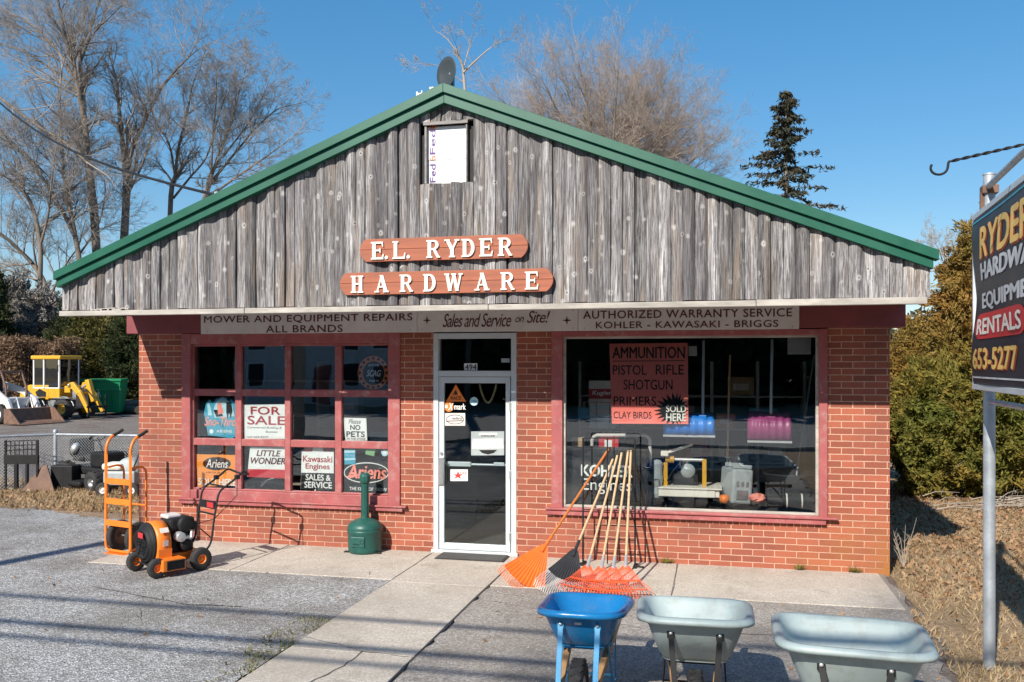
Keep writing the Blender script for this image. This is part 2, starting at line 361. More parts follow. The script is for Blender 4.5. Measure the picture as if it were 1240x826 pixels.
M['soil'] = gravelmat('dry lawn soil', (.22,.14,.08), (.35,.24,.145), (.46,.35,.23), 40, .8, (.20,.145,.07), .6)
M['litter'] = gravelmat('leaf litter soil', (.20,.13,.08), (.34,.235,.15), (.48,.37,.26), 34, 1, (.16,.1,.065), .6)
M['road'] = mat('street asphalt', (.26,.26,.26), .9, var=.15, scale=.6, bmp=.1)
M['siding_house'] = mat('house cladding', (.2,.2,.2), .8)

# ================================================================== SETTING
def sheet(name, poly, z, m, jitter=0, seg=.25):
    pts = []
    for i, a in enumerate(poly):
        b = poly[(i+1) % len(poly)]; L = math.hypot(b[0]-a[0], b[1]-a[1]); n = max(1, int(L/seg)) if jitter else 1
        for k in range(n):
            t = k/n; j = jitter if k else 0
            pts.append((a[0]+(b[0]-a[0])*t+R.uniform(-j,j), a[1]+(b[1]-a[1])*t+R.uniform(-j,j), z))
    mb = MB(); mb.add(pts, [tuple(range(len(pts)))]); return struct(mb.build(name, m))
g = MB(); g.box((-500,-500,-.6), (500,900,-.012)); struct(g.build('ground', M['yard']))
sheet('parking_lot', [(-3.30,-14.2),(-3.30,.1),(-7.3,.1),(-7.5,1.9),(-16,2.2),(-22,0),(-22,-14.2)], .004, M['gravel'], .05)
sheet('forecourt', [(-2.28,-14.2),(1.62,-14.2),(1.52,-4.2),(1.72,-1.3),(1.75,.05),(-2.28,.05)], .005, M['asphalt'], .05, .2)
sheet('lawn', [(1.5,-14.2),(40,-14.2),(40,60),(1.79,60),(1.79,0)], -.003, M['soil'], .06)
sheet('leaf_strip', [(-18,1.6),(-11,1.75),(-8.4,1.2),(-7.36,.2),(-7.36,3.9),(-18,4.3)], .008, M['litter'], .12)
sheet('street', [(-300,-30),(300,-30),(300,-14.6),(-300,-14.6)], .0, M['road'])
sheet('street_line', [(-300,-15.25),(300,-15.25),(300,-15.1),(-300,-15.1)], .004, M['white'])
sheet('verge', [(-300,-60),(300,-60),(300,-30.3),(-300,-30.3)], .0, M['soil'])
kb = MB(); kb.box((-300,-14.6,-.1), (300,-14.42,.09)); struct(kb.build('kerb', M['concrete'], bevel=.02))
# concrete pavement slabs along the wall and the path to the street
sl = MB()
for a, b in ((-6.98,-5.2),(-5.19,-3.325)): sl.box((a,-1.41,-.1), (b,.02,.012))
for a, b in ((-2.26,-.45),(-.44,1.67)): sl.box((a,-1.43,-.1), (b,.02,.013))
struct(sl.build('pavement', M['concrete'], bevel=.004))
pa = MB()
ys = [0.0,-1.5,-3.72,-5.9,-8.1,-10.3,-12.5,-14.4]
for i in range(len(ys)-1): pa.box((-3.31,ys[i+1]+.004,-.1), (-2.275,ys[i]-.004,.016))
struct(pa.build('path', M['concrete'], bevel=.004))
def crackstrip(mb, pts, wd, z):
    q = []
    for i in range(len(pts)-1):
        for k in range(6):
            t = k/6; q.append((pts[i][0]+(pts[i+1][0]-pts[i][0])*t+R.uniform(-.012,.012), pts[i][1]+(pts[i+1][1]-pts[i][1])*t+R.uniform(-.012,.012)))
    q.append(pts[-1]); n = len(q)
    L = [(x-wd*R.uniform(.3,1)*.5, y+wd*R.uniform(.3,1)*.5, z) for x,y in q]; Rr = [(x+wd*R.uniform(.3,1)*.5, y-wd*R.uniform(.3,1)*.5, z) for x,y in q]
    mb.add(L+Rr, [(i, n+i, n+i+1, i+1) for i in range(n-1)])
ck = MB()
crackstrip(ck, [(-3.31,-3.45),(-2.9,-3.6),(-2.7,-3.70),(-2.275,-3.74)], .014, .0185)
crackstrip(ck, [(-2.70,-3.70),(-2.72,-4.1),(-2.82,-4.5)], .016, .0187)
crackstrip(ck, [(-3.315,.0),(-3.315,-1.5)], .014, .0175); crackstrip(ck, [(-2.268,.0),(-2.268,-6)], .012, .0175)
crackstrip(ck, [(-5.2,-.02),(-5.19,-1.4)], .006, .0145); crackstrip(ck, [(-.445,-.02),(-.445,-1.4)], .008, .0155)
struct(ck.build('pavement_cracks', M['crack']))
ck = MB()
crackstrip(ck, [(-6.2,-2.35),(-4.9,-2.75),(-4.3,-2.7)], .03, .009); crackstrip(ck, [(-5.2,-2.95),(-4.95,-3.3)], .018, .009)
crackstrip(ck, [(-2.1,-2.0),(-.5,-2.6),(.6,-2.5),(1.5,-2.9)], .012, .009); crackstrip(ck, [(-1.9,-4.6),(-.7,-4.1),(.1,-4.4)], .012, .009)
struct(ck.build('asphalt_cracks', M['crack']))

# ================================================================== HARDWARE STORE
shop = thing('hardware_store', 'red brick single storey store with grey weathered wood gable and green roof edge', 'store', (XC,0,0))
YG = -1.32
XL, XR = -7.335, 1.785
zt = 2.655
def X0(px, py, Y=0.0): return W(px, py, Y).x
# left window opening, door opening, right window opening
LW = (X0(221,500), X0(485,500)); DW = (X0(525,520), X0(625.5,520)); RW = (X0(668,500), X0(1002,500))
LZ = 2.25+(442-611)/FPX*((CAM_D)*cT-(-5.4)*sT); RZ = 2.25+(442-626)/FPX*((CAM_D)*cT-(-.15)*sT)   # sill undersides
wl = MB()
wl.box((XL,0,-.1), (LW[0],.24,zt)); wl.box((LW[0],0,-.1), (LW[1],.24,LZ-.075)); wl.box((LW[1],0,-.1), (DW[0],.24,zt))
wl.box((DW[1],0,-.1), (RW[0],.24,zt)); wl.box((RW[0],0,-.1), (RW[1],.24,RZ-.075)); wl.box((RW[1],0,-.1), (XR,.24,zt))
wl.box((XL,.24,-.1), (XL+.24,12,zt)); wl.box((XR-.24,.24,-.1), (XR,12,zt)); wl.box((XL+.24,11.76,-.1), (XR-.24,12,zt))
wl.build('wall', M['brick'], shop, True)
rl = MB(); rl.box((LW[0],-.003,LZ-.075), (LW[1],.23,LZ)); rl.build('sill_bricks', M['rowlock'], shop, True)
rl = MB(); rl.box((RW[0],-.003,RZ-.075), (RW[1],.23,RZ)); rl.build('sill_bricks', M['rowlock'], shop, True)

bm_ = MB(); bm_.box((-7.5,-.03,zt), (1.94,.3,2.97)); bm_.build('header_beam', M['maroon'], shop, True, bevel=.008)
so = MB(); so.box((-7.42,YG+.062,2.972), (1.9,.3,2.99)); so.build('soffit', M['soffit'], shop, True)
tr = MB()
for a, b in ((-7.40,-5.05),(-5.046,-2.3),(-2.296,.35),(.354,1.87)):
    tr.box((a,YG-.045+R.uniform(-.006,.006),2.812), (b,YG+.03,2.872+R.uniform(-.004,.004)))
for k in range(9):
    x = R.uniform(-7.2,-6.4); tr.box((x,YG-.05,2.866), (x+R.uniform(.05,.16),YG-.02,2.872+R.uniform(.008,.03)))
tr.build('trim_board', M['trim'], shop, True, bevel=.006)
# gable: boards cupped and warped, each its own width and depth, cut to the roof slope; an opening for the attic window
AW = (X0(514,185,YG), X0(565.5,185,YG)); AZ = (W(540,221,YG).z, W(540,149,YG).z)
def ztop(x): return 5.15-.393*abs(x-XC)
sb = MB(); bw = .118; x = -7.42
def board(x0, x1, za, zb0, zb1, d, cup):
    tl = R.choice([-.014,-.008,.004,.010,.016])
    n = 5; rows = 5; vs = []
    ph = R.uniform(0,6.28)
    for r in range(rows+1):
        for k in range(n+1):
            t = k/n; xx = x0+(x1-x0)*t; zz = za+((zb0+(zb1-zb0)*t)-za)*r/rows
            vs.append((xx, YG+d+tl*(2*t-1)-cup*(1-(2*t-1)**2)+.006*math.sin(ph+r*1.1), zz))
    fs = [(r*(n+1)+k, r*(n+1)+k+1, (r+1)*(n+1)+k+1, (r+1)*(n+1)+k) for r in range(rows) for k in range(n)]
    b = len(vs)
    for r in range(rows+1): vs += [(x0, YG+.058, vs[r*(n+1)][2]), (x1, YG+.058, vs[r*(n+1)+n][2])]
    for r in range(rows):
        fs += [(r*(n+1), (r+1)*(n+1), b+2*r+2, b+2*r), (r*(n+1)+n, b+2*r+1, b+2*r+3, (r+1)*(n+1)+n)]
    fs += [tuple(range(n+1))[::-1]+(b, b+1)]
    sb.add(vs, fs)
while x < 1.895:
    x1 = min(x+bw, 1.9); gp = R.uniform(.002,.006)
    a, b = x+gp*.5, x1-gp*.5
    d = R.uniform(-.012,.018); cup = R.choice([.008,.016,.024,.030,.036,-.008,-.012])
    za = 2.876+R.uniform(-.003,.008)
    if -6.5 < x < -6.38: d += .012
    if XC-2.0 < x < XC-1.75: d -= .010
    lim = (ztop(a)-.13, ztop(b)-.13)
    if b > AW[0] and a < AW[1]:
        board(a, b, za, AZ[0]+R.uniform(-.01,.0), AZ[0]+R.uniform(-.01,0), d, cup)
        board(a, b, AZ[1]+.02, lim[0], lim[1], d*.5, cup*.5)
    else: board(a, b, za, lim[0], lim[1], d, cup)
    x += bw
bk = sb.build('siding', M['siding'], shop, True)
gb = MB()     # dark sheathing behind the boards
gb.prism([(-7.4-XC,2.99),(AW[0]-XC,2.99),(AW[0]-XC,4.7-.02),(-7.4-XC,3.13)], (XC,YG+.09,0), t=.03)
gb.prism([(AW[1]-XC,2.99),(1.88-XC,2.99),(1.88-XC,3.13),(AW[1]-XC,4.75)], (XC,YG+.09,0), t=.03)
gb.prism([(AW[0]-XC+.001,2.99),(AW[1]-XC-.001,2.99),(AW[1]-XC-.001,AZ[0]),(AW[0]-XC+.001,AZ[0])], (XC,YG+.09,0), t=.03)
gb.box((-7.418,YG+.06,2.88), (-7.39,12,3.14)); gb.box((1.87,YG+.06,2.88), (1.898,12,3.14))
gb.box((-7.40,12,2.8), (1.88,12.05,3.14))
gb.build('sheathing', M['dark'], shop, True)
aw = MB(); aw.box((AW[0]-.01,YG-.012,AZ[1]-.012), (AW[1]+.01,YG+.01,AZ[1]+.02)); aw.box((AW[0],YG+.005,AZ[0]), (AW[0]+.02,YG+.09,AZ[1]-.02)); aw.box((AW[1]-.015,YG+.005,AZ[0]), (AW[1],YG+.09,AZ[1]-.02))
awo = aw.build('attic_window', mat('grey window wood', (.26,.24,.23), .85, var=.3, stretch=(.3,1,3)), shop, True)
pn = MB(); ymid = W(540,194,YG+.08).z; px0 = AW[0]+.02
pn.box((px0,YG+.055,AZ[0]+.002), (AW[1]-.015,YG+.08,ymid-.003)); pn.box((px0,YG+.05,ymid+.001), (AW[1]-.015,YG+.075,AZ[1]-.02))
pn.build('blocking_panel', M['white'], awo, True)
M['fx_purple'] = mat('purple print', (.10,.03,.22), .5); M['fx_orange'] = mat('orange print', (.75,.14,.03), .5)
lp, lo = MB(), MB()
pb, po = lp, lo
xr = px0+.085
put_text(lp, 'Fed', (xr,YG+.047,ymid+.06), .26, .062, (0,0,1), (-1,0,0), bold=.02); put_text(lo, 'Ex', (xr,YG+.047,ymid+.33), .12, .06, (0,0,1), (-1,0,0), bold=.02)
put_text(lp, 'Fed', (xr,YG+.05,AZ[0]+.02), .19, .062, (0,0,1), (-1,0,0), bold=.02)
put_text(lo, 'Ex', (xr,YG+.047,ymid-.0), .05, .06, (0,0,1), (-1,0,0), bold=.02)
a1 = lp.build('box_print', M['fx_purple'], awo, True); lo.build('box_print', M['fx_orange'], awo, True)
# roof, two-stepped green metal edge
rf = MB()
for s in (-1, 1):
    e = 4.68 if s > 0 else 4.68
    rf.prism([(0,5.13),(0,5.00),(s*e,5.00-.393*e),(s*e,5.13-.393*e)][::(-1 if s > 0 else 1)], (XC,12.2,0), t=13.54)
roof = rf.build('roof', M['green'], shop, True)
f1 = MB(); f2 = MB()
for s, e1, e2 in ((-1,4.665,4.65),(1,4.715,4.675)):
    o = -1 if s > 0 else 1
    f1.prism([(0,5.152),(0,5.058),(s*e1,5.058-.393*e1),(s*e1,5.152-.393*e1)][::o], (XC,YG+.02,0), t=.135)
    f2.prism([(0,5.056),(0,4.955),(s*e2,4.955-.393*e2+.012),(s*e2,5.056-.393*e2)][::o], (XC,YG+.02,0), t=.10)
f1.build('roof_edge', M['green'], shop, True, bevel=.004); f2.build('fascia', M['green'], shop, True, bevel=.004)

# ---- windows
def zY(px, py, Y=0.0): return W(px, py, Y).z
LT, RT = 2.63, 2.625
# left window: casing, 4 x 3 panes
gx = [(236.4,286.7),(294.2,346.5),(353.4,407.2),(415,471)]
gxx = [(X0(a,500,.06), X0(b,500,.06)) for a,b in gx]
gz = [((zY(236,471,.06)+zY(471,472,.06))/2, (zY(236,419,.06)+zY(471,419,.06))/2),
      ((zY(260,531,.06)+zY(443,534,.06))/2, (zY(260,480,.06)+zY(443,480,.06))/2),
      ((zY(260,591.4,.06)+zY(443,596.4,.06))/2, (zY(260,540,.06)+zY(443,542,.06))/2)]
cs = MB()
cs.box((LW[0],-.025,LZ), (gxx[0][0]-.02,.2,LT+.02)); cs.box((gxx[3][1]+.02,-.025,LZ), (LW[1],.2,LT+.02))
cs.box((gxx[0][0]-.02,-.022,gz[0][1]+.03), (gxx[3][1]+.02,.2,LT+.018)); cs.box((gxx[0][0]-.02,-.022,LZ), (gxx[3][1]+.02,.2,gz[2][0]-.02))
lwin = cs.build('window', M['pink'], shop, True, bevel=.006)
mt = MB()
xa, xb, zb_, za_ = gxx[0][0], gxx[3][1], gz[2][0], gz[0][1]
mt.box((xa-.02,.02,zb_-.02), (xa,.09,za_+.03)); mt.box((xb,.02,zb_-.02), (xb+.02,.09,za_+.03))
mt.box((xa,.021,za_), (xb,.09,za_+.03)); mt.box((xa,.021,zb_-.02), (xb,.09,zb_))
for i in range(3): mt.box((gxx[i][1],.018,zb_), (gxx[i+1][0],.09,za_))
for j in range(2):
    for i in range(4): mt.box((gxx[i][0],.022,gz[j+1][1]), (gxx[i][1],.09,gz[j][0]))
mt.build('muntins', M['pink'], lwin, True, bevel=.006)
pn = MB(); pn.box((xa-.005,.058,zb_-.005), (xb+.005,.062,za_+.005)); pn.build('pane', M['glass'], lwin, True)
sl = MB(); sl.box((LW[0]-.02,-.055,LZ-.02), (LW[1]+.04,-.002,LZ+.028)); sl.box((LW[0]-.02,-.075,LZ+.028), (LW[1]+.09,-.002,LZ+.05)); sl.build('sill', M['pink'], lwin, True, bevel=.005)
# right window: one large pane
RGX = (X0(685.5,500,.06), X0(987.5,500,.06)); RGZ = ((zY(700,613.5,.06)+zY(970,618,.06))/2, (zY(700,410,.06)+zY(970,409,.06))/2)
cs = MB()
cs.box((RW[0],-.025,RZ), (RGX[0]-.03,.2,RT+.02)); cs.box((RGX[1]+.03,-.025,RZ), (RW[1],.2,RT+.02))
cs.box((RGX[0]-.03,-.022,RGZ[1]+.025), (RGX[1]+.03,.2,RT+.018)); cs.box((RGX[0]-.03,-.022,RZ), (RGX[1]+.03,.2,RGZ[0]-.025))
rwin = cs.build('window', M['pink'], shop, True, bevel=.006)
mt = MB()
mt.box((RGX[0]-.03,.02,RGZ[0]-.025), (RGX[0],.09,RGZ[1]+.025)); mt.box((RGX[1],.02,RGZ[0]-.025), (RGX[1]+.03,.09,RGZ[1]+.025))
mt.box((RGX[0],.021,RGZ[1]), (RGX[1],.09,RGZ[1]+.025)); mt.box((RGX[0],.021,RGZ[0]-.025), (RGX[1],.09,RGZ[0]))
mt.build('glazing_bead', M['trim'], rwin, True, bevel=.004)
pn = MB(); pn.box((RGX[0]-.005,.058,RGZ[0]-.005), (RGX[1]+.005,.062,RGZ[1]+.005)); pn.build('pane', M['glass'], rwin, True)
sl = MB(); sl.box((RW[0]-.06,-.06,RZ-.03), (RW[1]-.02,-.002,RZ+.03)); sl.box((RW[0]-.06,-.085,RZ+.03), (RW[1]+.10,-.002,RZ+.055)); sl.build('sill', M['pink'], rwin, True, bevel=.005)
# ---- door
dz1 = 2.63
fx = [X0(525,520), X0(531,520), X0(619,520), X0(625.5,520)]
zb1, zb2 = zY(575,456), zY(575,449)
fr = MB()
fr.box((fx[0],-.01,.03), (fx[1],.12,dz1)); fr.box((fx[2],-.01,.03), (fx[3],.12,dz1))
fr.box((fx[1],-.008,zY(575,410)), (fx[2],.12,dz1)); fr.box((fx[1],-.008,zb1), (fx[2],.12,zb2)); fr.box((fx[0]-.02,-.04,.0), (fx[3]+.02,.12,.045))
df = fr.build('door_frame', M['alu'], shop, True, bevel=.004)
pn = MB(); pn.box((fx[1],.055,zb2), (fx[2],.06,zY(575,410))); pn.build('transom_pane', M['glass_door'], df, True)
dl, dr = X0(531.5,560,.02), X0(618,560,.02); dzb, dzt = .05, zb1-.006
gl, gr_, gb0, gt0 = X0(538,560,.02), X0(612.5,560,.02), zY(575,659,.02), zY(575,464,.02)
ds = MB(); ds.box((dl,.012,dzb), (gl,.062,dzt)); ds.box((gr_,.012,dzb), (dr,.062,dzt)); ds.box((gl,.013,gt0), (gr_,.062,dzt)); ds.box((gl,.013,dzb), (gr_,.062,gb0))
door = ds.build('door', M['alu'], shop, True, bevel=.004)
pn = MB(); pn.box((gl,.035,gb0), (gr_,.04,gt0)); pn.build('door_pane', M['glass_door'], door, True)
hb = MB(); zc = zY(575,563.5,.02)
hb.tube([(gl-.02,.11,zc),(gr_+.02,.11,zc)], .014, 10); hb.cbox((gl+.16,.105,zc+.002), (.3,.05,.055)); hb.cbox((gr_-.1,.105,zc+.012), (.13,.05,.04))
hb.build('push_bar', M['alu'], door, True, bevel=.004)
hd = MB(); hx = dl+.035; za, zb = zY(534,587), zY(534,554)
hd.box((hx-.035,-.012,za), (hx+.035,.011,zb)); hd.tube([(hx+.045,-.002,za+.03),(hx+.045,-.045,za+.04),(hx+.045,-.045,zb-.04),(hx+.045,-.002,zb-.03)], .009, 8); hd.tube([(hx,.012,zY(534,549)),(hx,-.005,zY(534,549))], .016, 12)
hd.build('door_handle', M['alu_dark'], door, True, bevel=.003)
hg = MB()
for pz in (492, 575, 650):
    hg = MB(); z = zY(622,pz); hg.box((dr-.005,-.014,z-.05), (dr+.018,.012,z+.05)); hg.build('hinge', M['alu_dark'], door, True, bevel=.003)
# ---- interior room
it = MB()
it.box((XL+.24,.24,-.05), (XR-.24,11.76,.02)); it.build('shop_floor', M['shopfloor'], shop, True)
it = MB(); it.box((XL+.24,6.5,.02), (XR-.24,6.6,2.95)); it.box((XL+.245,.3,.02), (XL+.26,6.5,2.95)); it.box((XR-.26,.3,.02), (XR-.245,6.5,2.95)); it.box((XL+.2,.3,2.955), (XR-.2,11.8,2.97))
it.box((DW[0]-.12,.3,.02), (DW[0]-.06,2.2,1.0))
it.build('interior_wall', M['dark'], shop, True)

# ================================================================== SIGNS ON AND IN THE BUILDING
# --- brown carved boards with raised slab letters
def glyph(mb, ch, o, wd, h, t0):
    """raised slab-serif letter, lower left corner o on the board, facing -Y"""
    st = .21*h; sf = .085*h; k = [0]
    def poly(p):
        k[0] += 1; mb.prism([(a,b) for a,b in p], (o[0],o[1],o[2]), t=t0+.0012*k[0])
    def rect(x0,y0,x1,y1): poly([(x0,y0),(x1,y0),(x1,y1),(x0,y1)])
    def stroke(x0,y0,x1,y1,th): rx = th/2; poly([(x0-rx,y0),(x0+rx,y0),(x1+rx,y1),(x1-rx,y1)])
    def bowl(cx,cy,rx,ry,th,th2,a0=-90,a1=90,n=12):
        out = [(cx+rx*math.cos(rad(a0+(a1-a0)*i/n)), cy+ry*math.sin(rad(a0+(a1-a0)*i/n))) for i in range(n+1)]
        inn = [(cx+(rx-th)*math.cos(rad(a0+(a1-a0)*i/n)), cy+(ry-th2)*math.sin(rad(a0+(a1-a0)*i/n))) for i in range(n+1)]
        k[0] += 1
        for i in range(n): mb.prism([inn[i],out[i],out[i+1],inn[i+1]], (o[0],o[1],o[2]), t=t0+.0012*k[0])
    def serif(x, y, half): rect(x-half, y if y < h/2 else y-sf, x+half, y+sf if y < h/2 else y)
    s = st
    if ch in 'ELRDH':
        rect(.1*wd, 0, .1*wd+s, h); serif(.1*wd+s/2, 0, s*.85); serif(.1*wd+s/2, h, s*.85)
    x = .1*wd+s; m = s/2
    if ch == 'E':
        rect(x,0,wd*.95,sf*1.3); rect(x,h-sf*1.3,wd*.92,h); rect(x,h*.46,wd*.74,h*.46+sf*1.1)
        poly([(wd*.95-sf*1.1,sf),(wd*.95,sf),(wd*.99,h*.30),(wd*.93,h*.30)]); poly([(wd*.92-sf*1.1,h-sf),(wd*.89,h*.72),(wd*.95,h*.72),(wd*.92,h-sf)]); rect(wd*.68,h*.36,wd*.75,h*.64)
    if ch == 'L':
        rect(x,0,wd*.95,sf*1.3); poly([(wd*.95-sf*1.1,sf),(wd*.95,sf),(wd*.99,h*.34),(wd*.92,h*.34)])
    if ch == 'R':
        rect(x,h-sf*1.2,wd*.55,h-.001); rect(x,h*.45,wd*.55,h*.45+sf*1.1); bowl(wd*.52,h*.725,wd*.40,h*.275,s*.85,sf*1.2)
        poly([(wd*.48,h*.45),(wd*.70,h*.47),(wd*.98,sf*.6),(wd*.98,0),(wd*.80,0)]); rect(wd*.78,0,wd*1.04,sf)
    if ch == 'D':
        rect(x,h-sf*1.2,wd*.50,h-.001); rect(x,0.001,wd*.50,sf*1.2); bowl(wd*.46,h*.5,wd*.50,h*.5,s*.95,sf*1.2)
    if ch == 'H':
        rect(.9*wd-s,0,.9*wd,h); serif(.9*wd-m,0,s*.85); serif(.9*wd-m,h,s*.85); rect(x,h*.47,.9*wd-s,h*.47+sf*1.1)
    if ch == 'A':
        stroke(.14*wd,0,.5*wd,h,s*.45); stroke(.84*wd,0,.48*wd,h,s*1.05); rect(.28*wd,h*.28,.70*wd,h*.28+sf); serif(.14*wd,0,s*.7); serif(.85*wd,0,s*.8)
    if ch == 'Y':
        stroke(.5*wd,h*.42,.14*wd,h,s*1.05); stroke(.5*wd,h*.42,.86*wd,h,s*.55); rect(.5*wd-m,0,.5*wd+m,h*.46); serif(.5*wd,0,s*.85); serif(.14*wd,h,s*.75); serif(.86*wd,h,s*.65)
    if ch == 'W':
        stroke(.28*wd,0,.10*wd,h,s*.95); stroke(.29*wd,0,.50*wd,h,s*.5); stroke(.70*wd,0,.48*wd,h,s*.95); stroke(.71*wd,0,.91*wd,h,s*.5); serif(.10*wd,h,s*.7); serif(.5*wd,h,s*.7); serif(.91*wd,h,s*.6)
    if ch == '.':
        mb.lathe([(0.001,0),(.10*h,0),(.10*h,t0)], (o[0]+.1*h,o[1],o[2]+.1*h), (0,-1,0), 14, False); mb.prism([(.1*h+.1*h*math.cos(a*.45),.1*h+.1*h*math.sin(a*.45)) for a in range(14)], (o[0],o[1],o[2]), t=t0)
YB = YG-.035
def woodsign(name, label, x0, x1, z0, z1, letters, hgt):
    th = thing(name, label, 'sign', (x0,YB,z0)); L, Hh = x1-x0, z1-z0; c = Hh*.30
    b = MB()
    for za, zb in ((0,.52),(.53,1)):
        ta = [(.0 if .25 < q < .75 else c) for q in (za,zb)]
        def edge(q): d = abs(q-.5)*2; return c*.95*(d**2.2)
        n = 6; lft = [(edge(za+(zb-za)*i/n), Hh*(za+(zb-za)*i/n)) for i in range(n+1)]
        rgt = [(L-e, z) for e, z in lft]
        b.prism(lft[::-1]+rgt, (0,0,0), t=.032)
    b.build('board', M['signwood'], th, bevel=.004)
    l = MB()
    for ch, cx in letters:
        wd = hgt*(.80 if ch not in 'W' else 1.02); glyph(l, ch, ((cx-.5*wd) if ch != '.' else cx, -.031, (Hh-hgt)/2-.006), wd, hgt, .014)
    l.build('lettering', M['cream'], th)
    return th
def sx(px, py): return W(px, py, YB).x
x0, x1 = sx(437,304), sx(640,300)
woodsign('shop_name_sign', 'brown board with white raised letters E.L. RYDER, upper of two on the gable', x0, x1, zY(540,315,YB), zY(540,287,YB),
         [(c, sx(p,303)-x0) for c,p in (('E',459),('.',467.5),('L',485),('.',494),('R',526),('Y',549),('D',568.5),('E',590),('R',612.5))], zY(540,289,YB)-zY(540,310,YB)+.005)
x0, x1 = sx(413,345), sx(670.5,338)
woodsign('shop_name_sign', 'longer brown board with white raised letters HARDWARE, lower of two on the gable', x0, x1, zY(540,355.5,YB), zY(540,328,YB),
         [(c, sx(p,342)-x0) for c,p in (('H',434.5),('A',464),('R',493.5),('D',522),('W',551),('A',585),('R',615.5),('E',645))], zY(540,331,YB)-zY(540,351.5,YB)+.005)
# --- long painted strip over the windows: three panels
YS = -.055
zs0, zs1 = 2.642, 2.935
def strip(label, p0, p1):
    a, b = X0(p0,390,YS), X0(p1,390,YS)
    th = thing('fascia_sign', label, 'sign', ((a+b)/2, YS, zs0), 0)
    m = MB(); m.box((a+.002,YS,zs0), (b-.002,YS+.022,zs1)); m.build('panel', M['offwhite'], th, True, bevel=.002)
    sc = MB()
    for q in (.03, .5, .97):
        for z in (zs0+.03, zs1-.06): sc.lathe([(.007,0),(.006,.003),(.0001,.004)], (a+(b-a)*q,YS,z), (0,-1,0), 8)
    sc.build('screws', M['alu_dark'], th, True); return th
YT = YS-.0025
t1 = strip('white fascia panel reading MOWER AND EQUIPMENT REPAIRS ALL BRANDS, above the left window', 243, 505)
l = MB(); px_text(l, 'MOWER AND EQUIPMENT REPAIRS', 247, 381.0, 499.5, 391.2, YT, bold=.03, space=1.08); px_text(l, 'ALL BRANDS', 322, 393.6, 415, 402.6, YT, bold=.03, space=1.08); l.build('lettering', M['letter_maroon'], t1, True)
t2 = strip('white fascia panel reading Sales and Service on Site! in script above the door', 505, 700)
l = MB()
px_text(l, 'Sales and Service', 536, 379.5, 619, 396, YT, bold=.008, shear=.35, space=.9); px_text(l, 'on', 624, 384, 634.5, 390.5, YT, bold=.008, shear=.35, space=.9); px_text(l, 'Site!', 638, 376.5, 666, 391, YT, bold=.008, shear=.35, space=.9)
for px in (517, 686.5):
    c = W(px, 388, YT); q = []
    for k in range(8): r = .055 if k % 2 == 0 else .015; q.append((r*math.cos(k*math.pi/4), r*math.sin(k*math.pi/4)))
    l.prism(q, c, t=.001)
l.build('lettering', M['letter_maroon'], t2, True)
t3 = strip('white fascia panel reading AUTHORIZED WARRANTY SERVICE KOHLER KAWASAKI BRIGGS, above the right window', 700, 968)
l = MB(); px_text(l, 'AUTHORIZED WARRANTY SERVICE', 706, 374.8, 959, 384.8, YT, bold=.03, space=1.08); px_text(l, 'KOHLER - KAWASAKI - BRIGGS', 721.5, 388.5, 942.5, 397.0, YT, bold=.03, space=1.08); l.build('lettering', M['letter_maroon'], t3, True)

# --- posters standing behind the panes of the left window
YP = .078
def pxpoly(mb, pts, Y, t=.004):
    q = [W(a,b,Y) for a,b in pts]; ar = sum(q[i].x*q[(i+1)%len(q)].z-q[(i+1)%len(q)].x*q[i].z for i in range(len(q)))
    if ar < 0: q = q[::-1]
    return mb.prism([(p.x,p.z) for p in q], (0,Y,0), t=t)
def poster(name, label, cat, pts, mt_, Y=YP, base=None):
    c = base or W(sum(p[0] for p in pts)/len(pts), max(p[1] for p in pts), Y)
    th = thing(name, label, cat, (c.x,Y,c.z)); m = MB(); pxpoly(m, pts, Y); m.build('card', mt_, th, True); return th
def ink(th, mt_, texts=(), polys=(), name='lettering', dy=.0055, Y=YP):
    m = MB()
    for s, x0, y0, x1, y1, kw in texts: px_text(m, s, x0, y0, x1, y1, Y-dy, **kw)
    for p in polys: pxpoly(m, p, Y-dy+.0006, .0006)
    return m.build(name, mt_, th, True)
def ell(cx, cy, rx, ry, n=28, a0=0, a1=360): return [(cx+rx*math.cos(rad(a0+(a1-a0)*i/n)), cy+ry*math.sin(rad(a0+(a1-a0)*i/n))) for i in range(n)]
def ringpolys(cx, cy, rx, ry, w_, n=36):
    o = ell(cx,cy,rx,ry,n); q = ell(cx,cy,rx-w_,ry-w_,n); return [[o[i],o[(i+1)%n],q[(i+1)%n],q[i]] for i in range(n)]
B = dict(bold=.03); BI = dict(bold=.03, shear=.3)
p = poster('window_poster', 'round black sticker with orange scalloped rim in the top right pane', 'sticker', ell(452,451.5,18.8,20.5,40), M['orange'])
ink(p, M['black'], polys=[ell(452.5,452,13,14.5,36)]+[ell(452+16.2*math.cos(a*.3927),451.5+17.8*math.sin(a*.3927),1.7,1.9,10) for a in range(16)], name='emblem', dy=.005)
ink(p, M['white'], [('SCAG', 444, 448, 461.5, 456, BI), ('GENUINE', 446, 441, 459, 443.6, B), ('PARTS', 447.5, 460, 458.5, 462.6, B)], dy=.0065)
p = poster('window_poster', 'cyan winter poster with a dark figure in the left pane, middle row', 'poster', [(250,488),(254,484),(258,488),(262,483),(270,480.5),(279,482),(286.6,489),(286.6,527),(282,531),(252,527),(249,510),(247,500)], M['cyan'])
ink(p, M['paleblue'], polys=[[(258,497),(262,486),(269,481),(275,484),(281,490),(284,504),(260,506)],[(251,490),(253,487.5),(255,493),(257,503),(252,503)]], name='mountain', dy=.005)
